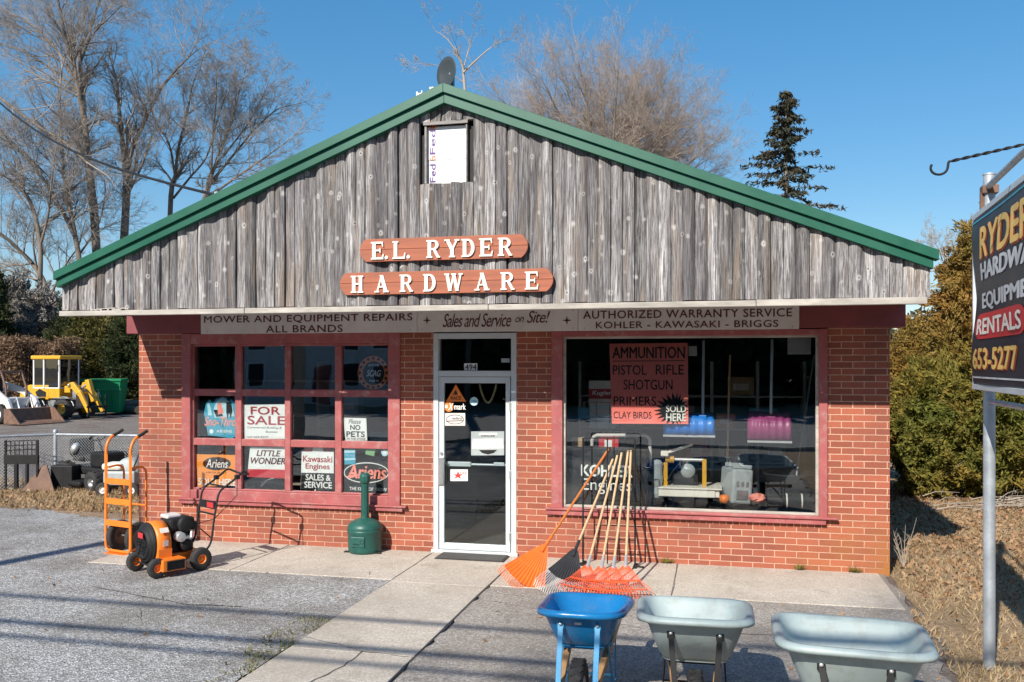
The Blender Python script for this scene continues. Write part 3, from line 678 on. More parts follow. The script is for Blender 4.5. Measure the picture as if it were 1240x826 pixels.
ink(p, M['black'], polys=[ell(277,483,2.4,3,12),[(274,487),(280,487),(281.5,497),(279.5,507),(277.5,500),(275.5,507),(274,500)],[(258,496),(268,497),(270,504),(262,505)]], name='figure_print', dy=.0062)
ink(p, M['coral'], [('Sno-Thro', 247.5, 505, 286, 516, BI)], [[(263,490),(267,487),(271,500),(264,502)]], name='lettering', dy=.0064)
ink(p, M['white'], [('ARIENS', 262, 520.5, 281, 524, B)], [ell(256,522.5,2.6,2.8,14)], name='lettering', dy=.0065)
p = poster('for_sale_sign', 'white card reading FOR SALE in red in the left window', 'sign', [(295,490.3),(346.4,489.5),(346.4,531.5),(296.5,531.5)], M['white'])
ink(p, M['dkred'], [('FOR', 303.5, 492.5, 339.5, 502.3, dict(bold=.045)), ('SALE', 299.5, 503.7, 345.5, 514.6, dict(bold=.045))])
ink(p, M['black'], [('Commercial Building &', 299.5, 516.5, 341, 519.8, dict(shear=.3)), ('Business', 321.5, 521.5, 336, 524.3, dict(shear=.3)), ('call 653-5277', 299.5, 528.2, 325, 530.2, {})], name='handwriting')
p = poster('window_poster', 'small white card reading Please NO PETS in the left window', 'sign', [(416,505.8),(443.6,506.4),(444.8,533.6),(418.5,533.6)], M['white'])
ink(p, M['black'], [('Please', 422, 507.8, 437, 513.2, dict(shear=.35)), ('NO', 424, 514.6, 436.5, 520.8, dict(bold=.05)), ('PETS', 419.4, 522.3, 441.8, 529.2, dict(bold=.05)), ('IN THE STORE', 420.5, 530.3, 442.5, 532.8, {})])
p = poster('window_poster', 'orange poster reading SOLD HERE in the bottom left pane', 'poster', [(238,550),(286.6,551),(286.6,588),(239.5,589.5)], M['orange_sign'])
ink(p, M['black'], polys=[ell(262.5,561.5,17,8,30)], name='emblem', dy=.005)
ink(p, M['white'], [('Ariens', 249.5, 556, 276, 566.5, dict(bold=.03, shear=.2)), ('SOLD HERE', 239.8, 579.5, 286, 588, dict(bold=.06))], dy=.0065)
ink(p, M['black'], [('PROUDLY', 250, 571.5, 275, 573.5, {})], name='small_print')
p = poster('window_poster', 'white and red sign reading LITTLE WONDER in the left window', 'sign', [(303,541),(346.4,541.5),(346.4,579.5),(299.5,577.5)], M['white'])
ink(p, M['letter_maroon'], [('LITTLE', 310.5, 545.3, 340, 552.6, dict(bold=.05, shear=.25)), ('WONDER', 303.5, 554.2, 345.5, 562.2, dict(bold=.05, shear=.25))])
ink(p, M['red'], polys=[[(300.2,568),(346.4,568.8),(346.4,579.5),(299.5,577.5)]], name='red_band', dy=.005)
p = poster('window_poster', 'white and black sign reading Kawasaki Engines SALES AND SERVICE in the window', 'sign', [(365.5,546.8),(404.3,547.2),(404.3,593.6),(364.3,592.3)], M['white'])
ink(p, M['black'], polys=[[(364.8,572.4),(404.3,573.2),(404.3,593.6),(364.3,592.3)]], name='black_band', dy=.005)
ink(p, M['dkred'], [('Kawasaki', 367, 552, 402.5, 559.8, dict(bold=.03)), ('Engines', 370, 561.3, 399.3, 570.2, dict(bold=.03))])
ink(p, M['white'], [('SALES &', 370, 574.6, 400.4, 582, dict(bold=.05)), ('SERVICE', 368.4, 583.4, 402, 591.2, dict(bold=.05))], dy=.0065)
p = poster('window_poster', 'black sign with coral script in a white oval, bottom right pane', 'sign', [(415.4,559),(471,559),(471,596),(415.4,595)], M['black'])
ink(p, M['white'], [('THE KING OF SNOW', 423, 590.2, 468.5, 594.4, dict(bold=.04))], ringpolys(443.6,572.5,27.4,12.6,1.2), dy=.006)
ink(p, M['coral'], [('Ariens', 420.5, 563, 468, 580, dict(bold=.045, shear=.2))], [[(419,576.8),(432,574.2),(440,575),(432,576.5),(424,579.5)]], dy=.0067)
p = poster('window_poster', 'small bright blue card in the bottom right pane', 'sticker', [(416.8,543.5),(430,542.8),(430.6,562),(417.3,562.5)], M['cyan'], Y=.07); ink(p, M['paleblue'], [('TRUE VALUE', 418.3, 550.4, 429.3, 552.7, {})], [[(417,545.3),(430,544.7),(430.1,548),(417.1,548.6)],[(417.2,555),(430.4,554.5),(430.5,557),(417.3,557.5)]], Y=.07)
M['mint'] = mat('pale green print', (.22,.42,.2), .5)
p = poster('window_poster', 'small green sticker at the top of the bottom right pane', 'sticker', [(443,542.5),(455,543),(453,552.5),(442.5,550)], M['mint'], Y=.07)
p = poster('window_poster', 'small round pale sticker in the top corner of the bottom right pane', 'sticker', ell(466,547.5,4.4,5,18), M['paleblue'], Y=.07); ink(p, M['white'], polys=[ell(466,547.5,2.4,2.8,14)], name='emblem', Y=.07)
# faded red-white-blue card behind the Kawasaki sign
p = poster('window_poster', 'folded red and white card showing above the white and black sign', 'card', [(371,541),(400,541),(402,547),(368,547)], M['dkred'], Y=.10); ink(p, M['white'], polys=[[(380,541.2),(390,541.2),(392,546.8),(378,546.8)]], name='white_stripe', Y=.10)
# --- right window: ammunition poster
YA = .085
p = poster('ammunition_poster', 'large fluorescent red poster listing AMMUNITION behind the right window', 'poster', [(738,416.2),(833,415.2),(833.5,513.5),(741,513)], M['salmon'], Y=YA)
ink(p, M['black'], [('AMMUNITION', 741.5, 419.8, 829.5, 434, dict(bold=.03)), ('PISTOL', 742, 442.2, 783, 454, dict(bold=.015)), ('RIFLE', 794, 441.8, 828, 453.6, dict(bold=.015)), ('SHOTGUN', 755, 459.8, 814.5, 472, dict(bold=.015)), ('PRIMERS', 743, 480, 794.5, 491.4, dict(bold=.012)), ('CLAY BIRDS', 743, 498.5, 789, 507, dict(bold=.005))],
    [[(741.5,437),(829.5,436.3),(829.5,437.2),(741.5,437.9)]], Y=YA)
m = MB(); q = []
for k in range(44):
    a = 2*math.pi*k/44; r = 1.0 if k % 2 == 0 else .64; q.append((818+r*22*math.cos(a)*(1.2 if math.cos(a) < 0 else .72), 497+r*21*math.sin(a)*(1.05 if math.sin(a) < 0 else .85)))
sp = poster('price_burst_sign', 'black starburst card reading SOLD HERE on the red poster', 'sign', q, M['black'], Y=YA-.008)
ink(sp, M['cream'], [('SOLD', 806.5, 490.8, 831, 499.2, dict(bold=.035)), ('HERE', 806.5, 500.6, 831, 510.2, dict(bold=.035))], Y=YA-.008)
# engine lettering stuck to the inside of the glass
yk = .066
th = thing('window_decal', 'white decal reading KOHLER Engines low on the right window glass', 'decal', W(735,595,yk))
m = MB(); px_text(m, 'KOHLER', 703.5, 563, 766, 577.5, yk, bold=.06, space=1.02); px_text(m, 'Engines', 705, 580, 765, 598.5, yk); m.build('lettering', M['white'], th, True)
# --- door stickers
YD = .033
def sticker(label, pts, mt_, Y=YD, name='door_sticker'):
    c = W(sum(p[0] for p in pts)/len(pts), sum(p[1] for p in pts)/len(pts), Y); th = thing(name, label, 'sticker', c); m = MB(); pxpoly(m, pts, Y, .0012); m.build('film', mt_, th, True); return th
def sink(th, mt_, texts=(), polys=(), name='lettering', Y=YD): return ink(th, mt_, texts, polys, name, .0022, Y)
s = sticker('white house number 494 on the glass above the door', [(562,440),(578,440),(578,448.8),(562,448.8)], M['white'], Y=.053, name='house_number'); sink(s, M['black'], [('494', 563.2, 441.2, 577, 447.8, B)], Y=.053)
s = sticker('small pale notice in the corner of the glass above the door', [(607,434),(617,434),(617,439),(607,439)], M['greyplastic'], Y=.053)
s = sticker('amber triangular sticker at the top of the glass door', [(552,465.5),(564.5,486.5),(540,486.5)], M['orange']); sink(s, M['black'], [('RACE', 546, 480, 558, 484, B)], [[(551.8,472),(555,478),(548.5,478)]])
s = sticker('white sticker reading eXmark with an orange disc on the glass door', ell(543.5,492.5,5.6,6.2,20), M['orange']); sink(s, M['white'], [('e', 538.8, 490, 542.5, 494.5, B), ('X', 542.6, 488.2, 549.2, 496.8, BI), ('mark', 550, 488.8, 564, 496.2, B)])
s = sticker('white sticker with a cap drawing on the glass door', [(538.5,500.3),(563.3,500.3),(563.3,515.5),(538.5,515.5)], M['offwhite']); sink(s, M['black'], [('ballard', 547.5, 505.3, 560, 508, BI)], [[(540.3,509.6),(561.5,509),(561.5,509.9),(540.3,510.5)]]+ringpolys(551,508,10.8,5.8,.7,26))
s = sticker('small round pale blue sticker on the glass door', ell(574,486,5,5.2,18), M['paleblue']); sink(s, M['cyan'], [('OPEN', 570.4, 484.7, 577.6, 487.4, B)])
s = sticker('large grey plaque sticker with a banner across it on the glass door', [(570.5,522.5),(610.5,522.3),(610.5,551.3),(570.5,551.5)], M['greyplastic']); sink(s, M['offwhite'], polys=[[(572.5,531.5),(608.5,531),(610,543),(571.5,543.3)],[(580,524.3),(602,524.2),(602,527),(580,527.1)]], name='banner'); sink(s, M['black'], [('DEALER', 583, 526.6, 599.5, 529, B)], [[(580,545),(602,544.8),(598,548.6),(591,550.4),(584,548.8)]], name='shield_print')
s = sticker('white sticker with a red star below the push bar of the door', [(545.5,568.5),(566.5,568.5),(566.5,582.5),(545.5,582.5)], M['white']); sink(s, M['red'], [('STAR', 554, 571.6, 565, 574.2, BI)], [[(549,580),(552.4,576.6),(548.3,574.6),(553,574.4),(554.6,570.8),(556,574.3),(560.5,574.3),(557,576.8),(558.5,580.4),(554.4,578)]])
s = thing('door_garland', 'small gold garland hanging inside the glass door', 'garland', W(591,488,.05)); m = MB()
m.tube([W(581+a,465.5+22*math.sin(math.pi*a/20)**.8,.052) for a in range(0,21,2)], .016, 7); m.build('tinsel', mat('gold tinsel', (.50,.38,.16), .4, .3, bmp=.4, bscale=150), s, True)

# --- satellite dish on the ridge
c = W(541,88,-.75); sdh = thing('satellite_dish', 'dark grey satellite dish on the roof ridge', 'satellite dish', (c.x,c.y,5.10))
dn = Vector((-.58,-.81,.0)).normalized()
m = MB(); xx = dn.orthogonal().normalized()
m.lathe([(.001,.042),(.08,.037),(.155,.020),(.213,-.004),(.218,-.01),(.213,-.014),(.155,.008),(.08,.026),(.001,.031)], c, -dn, 40)
for i, p in enumerate(m.v): m.v[i] = tuple(c+(Vector(p)-c)*.80)
m.build('reflector', mat('dish grey', (.045,.055,.06), .5, var=.1), sdh, True)
m = MB(); m.tube([(c.x+.06,c.y+.03,5.05),(c.x+.06,c.y+.03,c.z-.06),(c.x+.03,c.y+.02,c.z)], .022, 8); m.build('mast', M['alu_dark'], sdh, True)
m = MB(); a = Vector((c.x,c.y,c.z-.20)); m.tube([a, a+dn*.12+Vector((-.05,0,-.02))], .010, 6); m.cbox(a+dn*.14+Vector((-.05,0,-.015)), (.05,.05,.05)); m.build('feed_arm', M['offwhite'], sdh, True)
e = W(509,112,-.9); bxx = thing('cable_bracket', 'small white cable clamp on the roof edge left of the dish', 'bracket', e); m = MB(); m.cbox((0,0,-.03), (.06,.04,.04)); m.cbox((-.035,0,-.02), (.02,.03,.06)); m.tube([(.02,0,-.08),(.02,0,.02)], .012, 6); m.build('clamp', M['white'], bxx, bevel=.006)

# ================================================================== OBJECTS IN FRONT OF THE STORE
# --- door mat
a, b = W(528,674,-.12), None
mt = thing('doormat', 'dark ribbed rubber mat lying at the foot of the glass door', 'doormat', (-2.78,-.24,.0165))
m = MB(); m.box((-.41,-.155,0), (.41,.155,.012)); m.build('backing', M['rubber'], mt, bevel=.004)
m = MB()
for k in range(13): y = -.14+.0233*k; m.box((-.39,y-.007,.0125), (.39,y+.007,.02))
m.build('ribs', mat('mat ribs', (.07,.068,.065), .85), mt)
# --- cigarette receptacle
c = G(442,668,.013); rc = thing('smokers_receptacle', 'dark green plastic smokers post with a bucket base by the wall', 'ash bin', (c.x,c.y,.013))
m = MB(); m.lathe([(.001,0),(.185,0),(.195,.02),(.200,.05),(.205,.24),(.212,.25),(.212,.268),(.205,.276)], n=40); m.build('base', M['forest'], rc)
m = MB(); m.lathe([(.204,.270),(.210,.285),(.205,.315),(.175,.355),(.12,.385),(.062,.402),(.05,.41)], n=40); m.build('lid', M['forest'], rc)
m = MB(); m.lathe([(.052,.40),(.046,.44),(.041,.82),(.043,.83)], n=24)
for k in range(8):
    a = k*math.pi/4; m.bar((.044*math.cos(a),.044*math.sin(a),.43), (.040*math.cos(a),.040*math.sin(a),.80), .012, .012, up=(math.cos(a),math.sin(a),0))
m.build('stem', M['forest'], rc)
m = MB(); m.lathe([(.043,.815),(.064,.835),(.070,.86),(.070,.905),(.060,.93),(.03,.945),(.001,.947)], n=8, smooth=False); m.build('head', M['forest'], rc, bevel=.006)
m = MB(); m.prism([(-.085,-.06),(.085,-.06),(.085,.06),(-.085,.06)], (-.01,-.196,.15), t=.011); m.build('plate', M['forest'], rc, bevel=.006)
put = MB(); put_text(put, 'SMOKERS', (-.068,-.208,.115), .085, .018, bold=.02)
for q in ringpolys(0,0,.026,.026,.005,22): put.prism([(.045+a,.155+b) for a,b in q], (0,-.2075,0), t=.002)
put.build('emblem', M['black'], rc)
for s in (-1,1): m = MB(); m.box((s*.20-.03,-.10,0), (s*.20+.03,-.04,.012)); m.build('foot_tab', M['rubber'], rc)

# --- orange hand truck
def arc(p0, p1, p2, n=6):
    p0, p1, p2 = Vector(p0), Vector(p1), Vector(p2); return [p0*(1-t)**2+p1*2*t*(1-t)+p2*t*t for t in [i/n for i in range(n+1)]]
def wheel(name, parent, c, axis, r, wd, hubm, rimr=.5, tread=0, n=28):
    axis = Vector(axis).normalized(); h = wd/2
    m = MB(); m.lathe([(r*rimr,-h*.8),(r*.86,-h),(r*.96,-h*.75),(r,-h*.3),(r,h*.3),(r*.96,h*.75),(r*.86,h),(r*rimr,h*.8)], c, axis, n)
    if tread:
        x = axis.orthogonal().normalized(); y = axis.cross(x)
        for k in range(tread):
            for sgn in (-1,1):
                a = 2*math.pi*(k+(.5 if sgn > 0 else 0))/tread; u = x*math.cos(a)+y*math.sin(a); v = -x*math.sin(a)+y*math.cos(a)
                p = Vector(c)+u*(r-.004); d = (axis*sgn*h*.75+v*(.28*2*math.pi*r/tread))
                m.bar(p+axis*sgn*.004, p+d, 2*math.pi*r/tread*.42, r*.07, up=u)
    ty = m.build(name, M['rubber'], parent)
    m = MB(); m.lathe([(.001,h*.55),(r*.14,h*.6),(r*.16,h*.3),(r*rimr*.8,h*.25),(r*rimr*.9,h*.7),(r*rimr*1.03,h*.8),(r*rimr*1.03,-h*.8),(r*rimr*.9,-h*.7),(r*rimr*.8,-h*.25),(r*.16,-h*.3),(r*.14,-h*.6),(.001,-h*.55)], c, axis, n)
    m.build('rim', hubm, ty); return ty
p = G(143,668,.03)
ht = thing('hand_truck', 'tall orange steel hand truck standing upright at the corner of the store', 'hand truck', (p.x,p.y,.004), rad(-15))
for s in (-1,1):
    x = s*.215
    m = MB(); m.tube([(x*.6,0,.03)]+arc((x*.75,0,.03),(x,0,.03),(x,0,.12))+[(x,0,.6),(x,0,1.18)]+arc((x,0,1.18),(x,.0,1.36),(x,.12,1.40)), .017, 10)
    fr = m.build('side_rail', M['orange'], ht)
    m = MB(); m.tube([(x,.10,1.392),(x,.17,1.42),(x,.235,1.455)], .020, 10); m.build('grip', M['rubber'], fr)
    m = MB(); xx = x*.92; m.tube([(xx,.015,1.02),(xx,.12,1.03)]+arc((xx,.15,1.03),(xx,.24,1.02),(xx,.24,.92))+[(xx,.24,.3)]+arc((xx,.24,.25),(xx,.23,.13),(xx,.10,.06))+[(xx,.02,.05)], .013, 8)
    m.build('rear_loop', M['orange'], ht)
m = MB(); m.tube([(-.14,0,.03),(.14,0,.03)], .017, 10); m.tube([(-.2,.23,.56),(.2,.23,.56)], .012, 8); m.build('cross_tube', M['orange'], ht)
for z in (.36,.62,.86):
    m = MB(); m.box((-.215,-.012,z-.035), (.215,.002,z+.035)); m.box((-.2,.002,z-.035), (.2,.05,z-.03)); m.build('crossbar', M['orange'], ht, bevel=.004)
m = MB(); m.box((-.17,-.07,.0), (.17,.02,.009)); m.build('toe_plate', M['orange'], ht, bevel=.003)
for x in (-.16,.16): wheel('wheel', ht, (x,.155,.185), (1,0,0), .185, .075, M['rust'], .55)
m = MB(); m.tube([(-.23,.155,.185),(.23,.155,.185)], .011, 8); m.build('axle', M['alu_dark'], ht)

# --- walk-behind leaf blower
p = G(190,694); bl = thing('walk_behind_blower', 'orange walk behind leaf blower with a black intake and petrol engine', 'leaf blower', (p.x+.02,p.y+.07,.004), rad(60))
bl.scale = (.92,.92,.96)
ca = Vector((-.08,.02,.34))
m = MB(); n = 36; hs = []
for k in range(n+1):
    a = rad(-70+300*k/n); r = .215+.055*k/n; hs.append((r*math.cos(a), r*math.sin(a)))
cen = Matrix.Translation(ca)
vs = []; 
for xx, sc in ((-.085,.9),(-.075,1.0),(.075,1.0),(.085,.9)):
    for (yy,zz) in hs: vs.append((ca.x+xx, ca.y+yy*sc, ca.z+zz*sc))
L = n+1; fs = [(i*L+k, i*L+k+1, (i+1)*L+k+1, (i+1)*L+k) for i in range(3) for k in range(n)]
m.add(vs, fs, True); m.add(vs[:L], [tuple(range(L))]); m.add(vs[3*L:], [tuple(range(L))[::-1]])
hz = m.build('housing', M['orange'], bl)
m = MB(); m.box((-.165,-.24,.075), (.005,-.02,.30)); m.box((-.175,-.38,.07), (.10,-.20,.20)); m.build('chute', M['orange'], bl, bevel=.008)
m = MB()
for q in [((-.13,-.396,.085),(.08,-.382,.095)),((-.13,-.396,.175),(.08,-.382,.185)),((-.13,-.396,.095),(-.12,-.382,.175)),((.07,-.396,.095),(.08,-.382,.175))]: m.box(*q)
m.box((-.12,-.388,.095), (.07,-.381,.175))
for k in range(6): m.box((-.115,-.392,.105+.012*k), (.065,-.389,.109+.012*k))
m.build('outlet_grille', M['black'], bl)
m = MB(); m.lathe([(.235,0),(.235,.022),(.225,.028),(.205,.022),(.205,.045),(.195,.052),(.17,.045),(.168,.075),(.155,.082),(.13,.07),(.10,.055),(.001,.05)], ca+Vector((-.088,0,0)), (-1,0,0), 36); it_ = m.build('intake_ring', M['black'], bl)
m = MB()
for k in range(6):
    a = k*math.pi/3; m.bar(ca+Vector((-.172,.02*math.cos(a),.02*math.sin(a))), ca+Vector((-.172,.14*math.cos(a),.14*math.sin(a))), .012, .01)
for r in (.06,.10): m.tube([ca+Vector((-.17,r*math.cos(k*math.pi/9),r*math.sin(k*math.pi/9))) for k in range(19)], .005, 5)
m.build('intake_guard', M['black'], it_)
m = MB(); m.box((-.262,-.05,.41), (-.258,.07,.47)); m.build('red_label', M['red'], it_)
m = MB(); m.prism([(-.05,-.03),(.05,-.03),(.05,.03),(-.05,.03)], (ca.x,-.21,.50), (1,0,0), (0,.55,.83), t=.004); m.build('warning_label', M['cream'], hz)
m = MB(); m.prism([(-.03,-.03),(.03,-.03),(.03,.03),(-.03,.03)], (ca.x,-.248,.36), (1,0,0), (0,-.1,1), t=.004); m.build('spec_label', M['offwhite'], hz)
m = MB(); m.box((-.02,-.16,.175), (.40,.18,.215)); m.box((-.14,-.14,.12), (.42,-.11,.175)); m.box((-.14,.13,.12), (.42,.16,.175)); m.build('frame', M['orange'], bl, bevel=.006)
m = MB(); m.box((.06,-.12,.217), (.33,.14,.36)); m.lathe([(.08,0),(.08,.08),(.05,.1),(.001,.1)], (.2,-.12,.30), (0,-1,0), 20); m.box((.10,-.15,.36), (.30,.12,.44))
en = m.build('engine', M['black'], bl, bevel=.015)
m = MB(); m.box((.03,-.14,.47), (.34,.14,.60)); m.build('engine_cowl', M['black'], en, bevel=.03)
m = MB(); m.box((.02,-.08,.595), (.20,.11,.64)); m.build('fuel_tank', M['offwhite'], en, bevel=.018)
m = MB(); m.lathe([(.001,0),(.055,0),(.06,.03),(.055,.10),(.001,.105)], (.12,-.14,.40), (0,-1,0), 20); m.tube([(.22,-.17,.33),(.26,-.2,.38),(.28,-.17,.44)], .022, 8); m.cbox((.2,-.18,.37), (.07,.05,.06)); m.build('exhaust', M['steelpale'], en, bevel=.004)
m = MB(); m.lathe([(.001,0),(.09,0),(.095,.03),(.07,.055),(.001,.06)], (.20,-.14,.53), (0,-1,0), 24); m.cbox((.32,-.13,.5), (.06,.05,.09)); m.build('recoil_cover', M['black'], en, bevel=.004)
for q, r, w_ in (((-.21,-.30,.112),.11,.075),((-.21,.24,.112),.11,.075),((.34,-.27,.13),.13,.095),((.34,.26,.13),.13,.095)): wheel('wheel', bl, q, (0,1,0), r, w_, M['orange'], .42)
m = MB(); m.tube([(-.21,-.26,.112),(-.21,.2,.112)], .012, 8); m.build('axle', M['black'], bl)
m = MB(); m.tube([(.34,-.24,.13),(.34,.24,.13)], .012, 8); m.build('axle', M['black'], bl)
m = MB()
for y in (-.20,.20): m.tube([(.36,y*.7,.19)]+arc((.43,y,.20),(.50,y,.23),(.52,y,.33))+[(.56,y,.60)]+arc((.60,y,.80),(.62,y,.88),(.70,y,.91))+[(.88,y,1.02)]+arc((.92,y,1.05),(.96,y,1.08),(1.0,y*.8,1.05)), .0125, 8)
m.tube([(1.0,-.16,1.05),(1.06,-.12,1.02),(1.07,0,1.01),(1.06,.12,1.02),(1.0,.16,1.05)], .0125, 8); m.tube([(.555,-.2,.60),(.555,.2,.60)], .011, 6); m.tube([(.70,-.2,.91),(.70,.2,.91)], .011, 6); m.tube([(.52,-.2,.33),(.40,-.15,.45)], .008, 6)
hb = m.build('handlebar', M['black'], bl)
m = MB(); m.cbox((.575,0,.70), (.02,.36,.09)); m.build('name_plate', M['black'], hb, bevel=.004)
m = MB(); m.cbox((.563,-.08,.70), (.004,.15,.06)); m.build('red_label', M['red'], hb)
m = MB(); m.cbox((.86,-.2,1.01), (.05,.05,.05)); m.cbox((.80,.2,.98), (.05,.05,.05)); m.tube([(.86,-.2,1.02),(.84,-.23,.8),(.56,-.19,.55),(.35,-.1,.5)], .005, 5); m.build('throttle_levers', M['black'], hb)

# --- black wire display rack by the right window
p0, p1 = W(706,686,-.30), W(769,697,-.30)
rk = thing('display_rack', 'thin black metal display rack holding the rakes in front of the right window', 'rack', ((p0.x+p1.x)/2,-.30,.0135))
hw = (p1.x-p0.x)/2
for s in (-1,1): m = MB(); m.tube([(s*hw,0,.0),(s*hw,0,1.42)], .010, 8); m.build('upright', M['black'], rk)
m = MB(); m.tube([(-.02,.03,0.02),(-.02,.03,1.42)], .007, 8); m.build('upright', M['black'], rk)
for z in (.30,.62,.98,1.42):
    m = MB(); m.tube([(-hw,0,z),(hw,0,z)], .006, 6); m.build('crossbar', M['black'], rk)
for s in (-1,1):
    m = MB(); m.box((s*hw-.02,-.06,0), (s*hw+.02,.14,.02)); m.tube([(s*hw,0,.02),(s*hw+s*.10,-.02,.012)], .010, 6); m.build('foot', M['black'], rk, bevel=.003)
# --- rakes leaning on the rack and the window
def frame_on(base, top, toward):        # axes along the shaft, sideways and outwards
    z = (top-base).normalized(); x = z.cross(Vector(toward)).normalized(); return x, z.cross(x).normalized(), z
def rake(kind, base, top, label, matr, hm, headlen, headw, gp, nm='leaf_rake'):
    base, top = Vector(base), Vector(top)
    th = thing(nm, label, 'rake', base, 0, gp); x, y, z = frame_on(base, top, (0,-1,0))
    if x.x < 0: x, y = -x, -y
    L = (top-base).length; P = lambda a, b, c: x*a+y*b+z*c
    m = MB(); m.tube([P(0,0,headlen*.82), P(0,0,L)], [.0135,.0125], 10); hd_ = m.build('handle', hm, th)
    m = MB()
    if kind == 'tine':
        nt_ = 17
        for k in range(nt_):
            u = k/(nt_-1)*2-1; sp = headw/2*u
            tip = P(sp, 0, abs(u)*.05)
            bend = tip+Vector((0,-.05,.0))
            bend.z = max(bend.z, .004-base.z+.03)
            m.bar(P(u*.028,.0,headlen*.84), P(sp*.55,.0,headlen*.45), .0055, .003, up=(0,-1,0)); m.bar(P(sp*.55,0,headlen*.45), P(sp*.96,0,.05+abs(u)*.045), .0055, .003, up=(0,-1,0)); m.bar(P(sp*.96,0,.05+abs(u)*.045), P(sp,.045,.0+abs(u)*.05), .0055, .003, up=(0,-1,0))
        tn = m.build('tines', matr, th)
        m = MB(); m.bar(P(-headw*.275,.006,headlen*.45), P(headw*.275,.006,headlen*.45), .02, .005, up=y); m.bar(P(-headw*.41,.006,headlen*.22), P(headw*.41,.006,headlen*.22), .012, .004, up=y); m.build('tine_brace', matr, th)
    else:
        nt_ = 24; ze = headlen*.30 if kind == 'black' else headlen*.10
        vs = []; rows = 8; cols = 24
        for r in range(rows+1):
            q = r/rows; zz = headlen*.92+(ze-headlen*.92)*q; hw_ = .03+(headw/2*(.72 if kind == 'black' else .93)-.03)*q**.9
            for k in range(cols+1):
                u = k/cols*2-1; rib = .006*(1 if k % 2 else -1)*q; vs.append(P(u*hw_, rib+.02*math.sin(q*2.6)-.015*(1-u*u)*q, zz+.07*q*(u*u)))
        fs = [(r*(cols+1)+k, r*(cols+1)+k+1, (r+1)*(cols+1)+k+1, (r+1)*(cols+1)+k) for r in range(rows) for k in range(cols)]
        m.add(vs, fs); o = m.build('fan', matr, th); md = o.modifiers.new('thick', 'SOLIDIFY'); md.thickness = .005
        m = MB()
        for k in range(nt_):
            u = (k/(nt_-1)*2-1); hw_ = headw/2
            a = P(u*hw_*(.72 if kind == 'black' else .93), .008, ze+.07*u*u); b = P(u*hw_, .012, .04+.07*u*u); c_ = P(u*hw_*1.01, .06, .0+.06*u*u); m.bar(a, b, .008, .004, up=y); m.bar(b, c_, .008, .004, up=y)
        m.build('tines', M['steelpale'] if kind == 'black' else matr, th)
        m = MB(); m.bar(P(-headw*.30,.012,headlen*.45), P(headw*.30,.012,headlen*.45), .03, .006, up=y); m.build('rib', matr, th)
    m = MB(); m.tube([P(0,0,headlen*.78), P(0,0,headlen*.80), P(0,0,headlen*1.12)], [.019,.019,.0155], 10); m.build('socket', M['steelpale'] if kind == 'tine' else matr, th)
    return th
GR = 'rakes leaning in front of the right window'
def rk_(kind, gx, gy, tx, ty, *a):
    b = G(gx, gy, .012); t = W(tx, ty, -.055 if ty < 612 else -.1); return rake(kind, b, t, *a)
rk_('orange', 627,712, 736.5,544.5, 'orange plastic fan rake with an orange handle, leftmost of the rakes', M['rakeorange'], mat('orange stained handle', (.52,.16,.035), .5, var=.15, stretch=(6,6,.6)), .62, .52, GR)
rk_('black', 674,721, 742,556.5, 'black plastic fan rake with pale steel tips and a wooden handle', M['rakeblack'], M['wood'], .66, .50, GR)
rk_('tine', 702,722, 747.5,552, 'red steel leaf rake with a wooden handle, beside the black rake', M['rakered'], M['wood'], .46, .50, GR)
rk_('tine', 722,724, 752.8,548.5, 'red steel leaf rake, second of the four red ones from the black rake', M['rakered'], M['wood'], .46, .50, GR)
rk_('tine', 738,725, 760.6,546.5, 'red steel leaf rake, third of the four red ones from the black rake', M['rakered'], M['wood'], .46, .52, GR)
rk_('tine', 756,724, 764,546.2, 'red steel leaf rake with a wooden handle, rightmost of the rakes', M['rakered'], M['wood'], .46, .54, GR)

